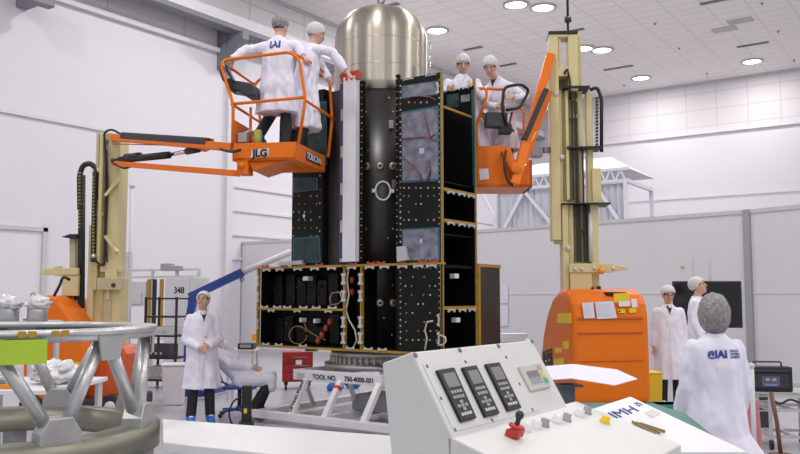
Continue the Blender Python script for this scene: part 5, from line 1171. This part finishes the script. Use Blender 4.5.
# stack of papers behind the console and sheets on the partition
P = at(512, 300, 13.5); t = thing('side_bench', (P.x, P.y, 0), 'pale low bench behind the console, papers stacked on it', 'bench')
f = Fr(P, 0); zq = at(512, 341, 13.5).z; b = MB(); b.box(-.25, .35, 0, .5, zq-.04, zq, f); b.build('bench_top', M_lgrey, t)
for u in (-.2, .3):
    for v in (.05, .45): b = MB(); b.beam(f(u, v, 0), f(u, v, zq-.04), .04, .04); b.build('leg', M_lgrey, t)
b = MB(); b.box(-.2, .22, .05, .4, zq, zq+.06, f); b.box(-.16, .26, .08, .42, zq+.06, zq+.11, f); b.build('paper_stack', M_paper, label='stack of white papers on the low bench behind the console', cat='paper')
def onpart(i, px, py):
    a, c = pp[i], pp[i+1]; dd = (c-a).normalized(); n = V(dd.y, -dd.x, 0); n = n if n.dot(-a) > 0 else -n; return onplane(px, py, a+n*.02, n), n
for (x0, y0, x1, y1, lab) in ((501, 285, 508, 303, 'upper white paper sheet taped on the grey partition right of the satellite'), (500, 305, 508, 326, 'lower white paper sheet taped on the grey partition right of the satellite')):
    q = [onpart(1, x, y) for x, y in rect(x0, y0, x1, y1)]; b = MB(); b.prism([a for a, n in q], q[0][1]*.004); b.build('wall_notice', M_paper, label=lab, cat='notice', group='sheets on the partition')
p, n = onpart(1, 682, 266.5); b = MB(); b.lathe(p, [(.035, 0), (.035, .008), (.001, .009)], 16, axis=n); b.build('round_sticker', M_yel, label='small yellow dot sticker on the grey partition above the black screen', cat='sticker')
# ================================================================ RIGHT SIDE
dS = 14.2; P = at(706, 300, dS); t = thing('display_screen', (P.x, P.y, 0), 'large black flat screen on a stand with two thin grey poles, behind the three people', 'screen')
f = Fr(P, -10); u0 = (f.px(673, 300)-f.o).dot(f.e1); u1 = (f.px(742, 300)-f.o).dot(f.e1); zA, zB = f.px(742, 328).z, f.px(742, 281).z
b = MB(); b.box(u0, u1, 0, .06, zA, zB, f); b.build('screen_frame', M_black, t, bevel=.006)
b = MB(); b.box(u0+.03, u1-.03, -.004, 0, zA+.03, zB-.03, f); b.build('glass', mat('screen_glass', (.008, .008, .01), .12), t)
for px in (694.5, 711): 
    u = (f.px(px, 270)-f.o).dot(f.e1); b = MB(); b.beam(f(u, .1, .05), f(u, .1, f.px(px, 258).z), .05, .04, up=f.e2); b.build('pole', M_lgrey, t)
b = MB(); b.beam(f(-.5, .1, .06), f(.5, .1, .06), .08, .06); b.beam(f(-.4, -.25, .04), f(-.4, .5, .04), .06, .06); b.beam(f(.4, -.25, .04), f(.4, .5, .04), .06, .06); b.beam(f(-.35, .08, 1.5), f(.35, .08, 1.5), .06, .1); b.build('floor_base', M_grey, t)
# yellow bin and green crate
P = at(654, 300, 11.6); t = thing('yellow_bin', (P.x, P.y, 0), 'yellow bin standing right of the orange lift hood', 'bin')
b = MB(); f, u0, u1, zA, zB = hbox(b, 645, 663, 374, 400, 11.6, .3, 0); b = MB(); b.hexa(*[f(*p) for p in ((u0+.02, .02, 0), (u1-.02, .02, 0), (u1-.02, .28, 0), (u0+.02, .28, 0), (u0, 0, zB), (u1, 0, zB), (u1, .3, zB), (u0, .3, zB))]); b.build('bin_body', M_yel, t, bevel=.01)
b = MB(); b.box(u0-.01, u1+.01, -.01, .31, zB, zB+.02, f); b.build('rim', M_yel, t)
P = at(667, 300, 9.6); t = thing('storage_crate', (P.x, P.y, 0), 'teal green crate on the floor in front of the person with glasses', 'crate')
f = Fr(P, 0); zc_ = at(668, 405, 9.6).z; b = MB(); b.box(-.14, .16, 0, .3, 0, zc_, f); b.build('crate_body', mat('teal_green', (.03, .22, .17), .5), t, bevel=.01)
b = MB(); b.box(-.155, .175, -.015, .315, zc_-.04, zc_, f); b.build('rim', MATS['teal_green'], t)
# pink box and grey pole
P = at(750, 300, 7.6); t = thing('pink_bin', (P.x, P.y, 0), 'translucent pink plastic bin right of the person seen from behind', 'bin')
f = Fr(P, 0); zc_ = at(750, 399, 7.6).z; b = MB(); b.hexa(*[f(*p) for p in ((-.14, .02, 0), (.10, .02, 0), (.10, .28, 0), (-.14, .28, 0), (-.16, 0, zc_), (.06, 0, zc_), (.06, .3, zc_), (-.16, .3, zc_))]); b.build('bin_body', M_pink, t, bevel=.03)
b = MB(); q = at(751.5, 366, 7.2); b.cyl(V(q.x, q.y, 0), q, .02, 10); b.lathe(V(q.x, q.y, 0), [(.16, 0), (.16, .02), (.03, .03)], 24, cap=True); b.ell(q, (.028, .028, .028))
b.build('slim_pole', M_lgrey, label='slim grey floor pole between the pink bin and the black monitor case', cat='pole')
# cart with monitor case
dK = 9.2; f = Fr(at(772, 300, dK), -8); P = f(0, .2, 0)
def ku(px): return (f.px(px, 400)-f.o).dot(f.e1)
def kz(py): return f.px(772, py).z
t = thing('profile_cart', P, 'silver aluminium profile cart at the right edge under the black monitor case', 'cart')
ua, ub = ku(770), ku(815)
b = MB(); zc1_ = kz(394)
for z in (zc1_-.02, kz(410), .14):
    for v in (0, .5): b.beam(f(ua, v, z), f(ub, v, z), .035, .035)
    for u in (ua, (ua+ub)/2, ub): b.beam(f(u, 0, z), f(u, .5, z), .035, .035)
for u in (ua, ub):
    for v in (0, .5): b.beam(f(u, v, .1), f(u, v, zc1_), .035, .035)
b.build('cart_frame', M_alu, t)
for u in (ua, ub):
    for v in (0, .5): b = MB(); b.cyl(f(u-.015, v, .055), f(u+.015, v, .055), .055, 16); b.build('caster', M_black, t)
b = MB(); b.tube(rnd_path([f(ua+.02, -.02, kz(400)), f(ua+.1, -.03, kz(404)), f(ua+.2, -.03, kz(398)), f(ua+.3, -.02, kz(402))], .1), .012, 8); b.build('cable', M_black, t)
b = MB(); b.box(ku(745), ub, 0, .5, zc1_, zc1_+.02, f); b.build('cart_top', M_alud, t)
t = thing('monitor_case', f(ku(770), .2, zc1_+.02), 'black rugged monitor case with small lit screen standing on the silver cart', 'monitor')
u0, u1, zA, zB = ku(747), ku(795), zc1_+.02, kz(367)
b = MB(); b.box(u0, u1, .04, .2, zA, zB, f); cs = b.build('case', M_black, t, bevel=.015)
b = MB(); b.box(u0+.03, u1-.03, .02, .05, zB-.06, zB-.03, f); b.box(u0+.05, u1-.05, .025, .05, zA+.04, zB-.08, f); b.build('bezel', M_dark, t, bevel=.004)
b = MB(); b.box(u0+.17, u0+.36, .02, .03, zA+.06, zA+.17, f); sc = b.build('display', mat('lcd_dim', (.10, .11, .16), .3), t)
b = MB(); b.box(u0+.20, u0+.33, .014, .02, zA+.065, zA+.09, f); b.build('lit_bar', M_screen, sc)
for k in range(2): b = MB(); b.box(u0+.21+.07*k, u0+.25+.07*k, .014, .02, zA+.12, zA+.15, f); b.build('icon_block', M_key, sc)
b = MB(); b.tube(rnd_path([f(u0+.1, .1, zB), f(u0+.1, .1, zB+.05), f(u1-.1, .1, zB+.05), f(u1-.1, .1, zB)], .03), .01, 8); b.build('carry_handle', M_dark, t)
P = at(762, 300, 10.6); t = thing('motor_unit', (P.x, P.y, 0), 'dark machine block on the floor behind the silver cart', 'machine')
b = MB(); f2, a0, a1, zA, zB = hbox(b, 752, 772, 393, 412, 10.6, .4, 0); b = MB(); b.box(a0, a1, 0, .4, 0, zB, f2); b.build('housing', M_dark, t, bevel=.02)
b = MB(); 
for k in range(4): b.box(a0+.02, a1-.02, -.01, 0, zB-.05-.06*k, zB-.03-.06*k, f2)
b.build('cooling_fins', M_grey, t)
b = MB(); q = f(ku(769), -.35, 0); b.tube([V(q.x, q.y, 0)+UP*.01, V(q.x, q.y, 0)+UP*.35-FW*.0+RT*-.03, V(q.x, q.y, 0)+UP*.66-RT*.08], .022, 10); b.lathe(V(q.x, q.y, 0), [(.12, 0), (.12, .02), (.02, .03)], 20, cap=True); b.build('brown_post', mat('post_brown', (.16, .07, .045), .5), label='short leaning dark brown post in front of the silver cart', cat='post')
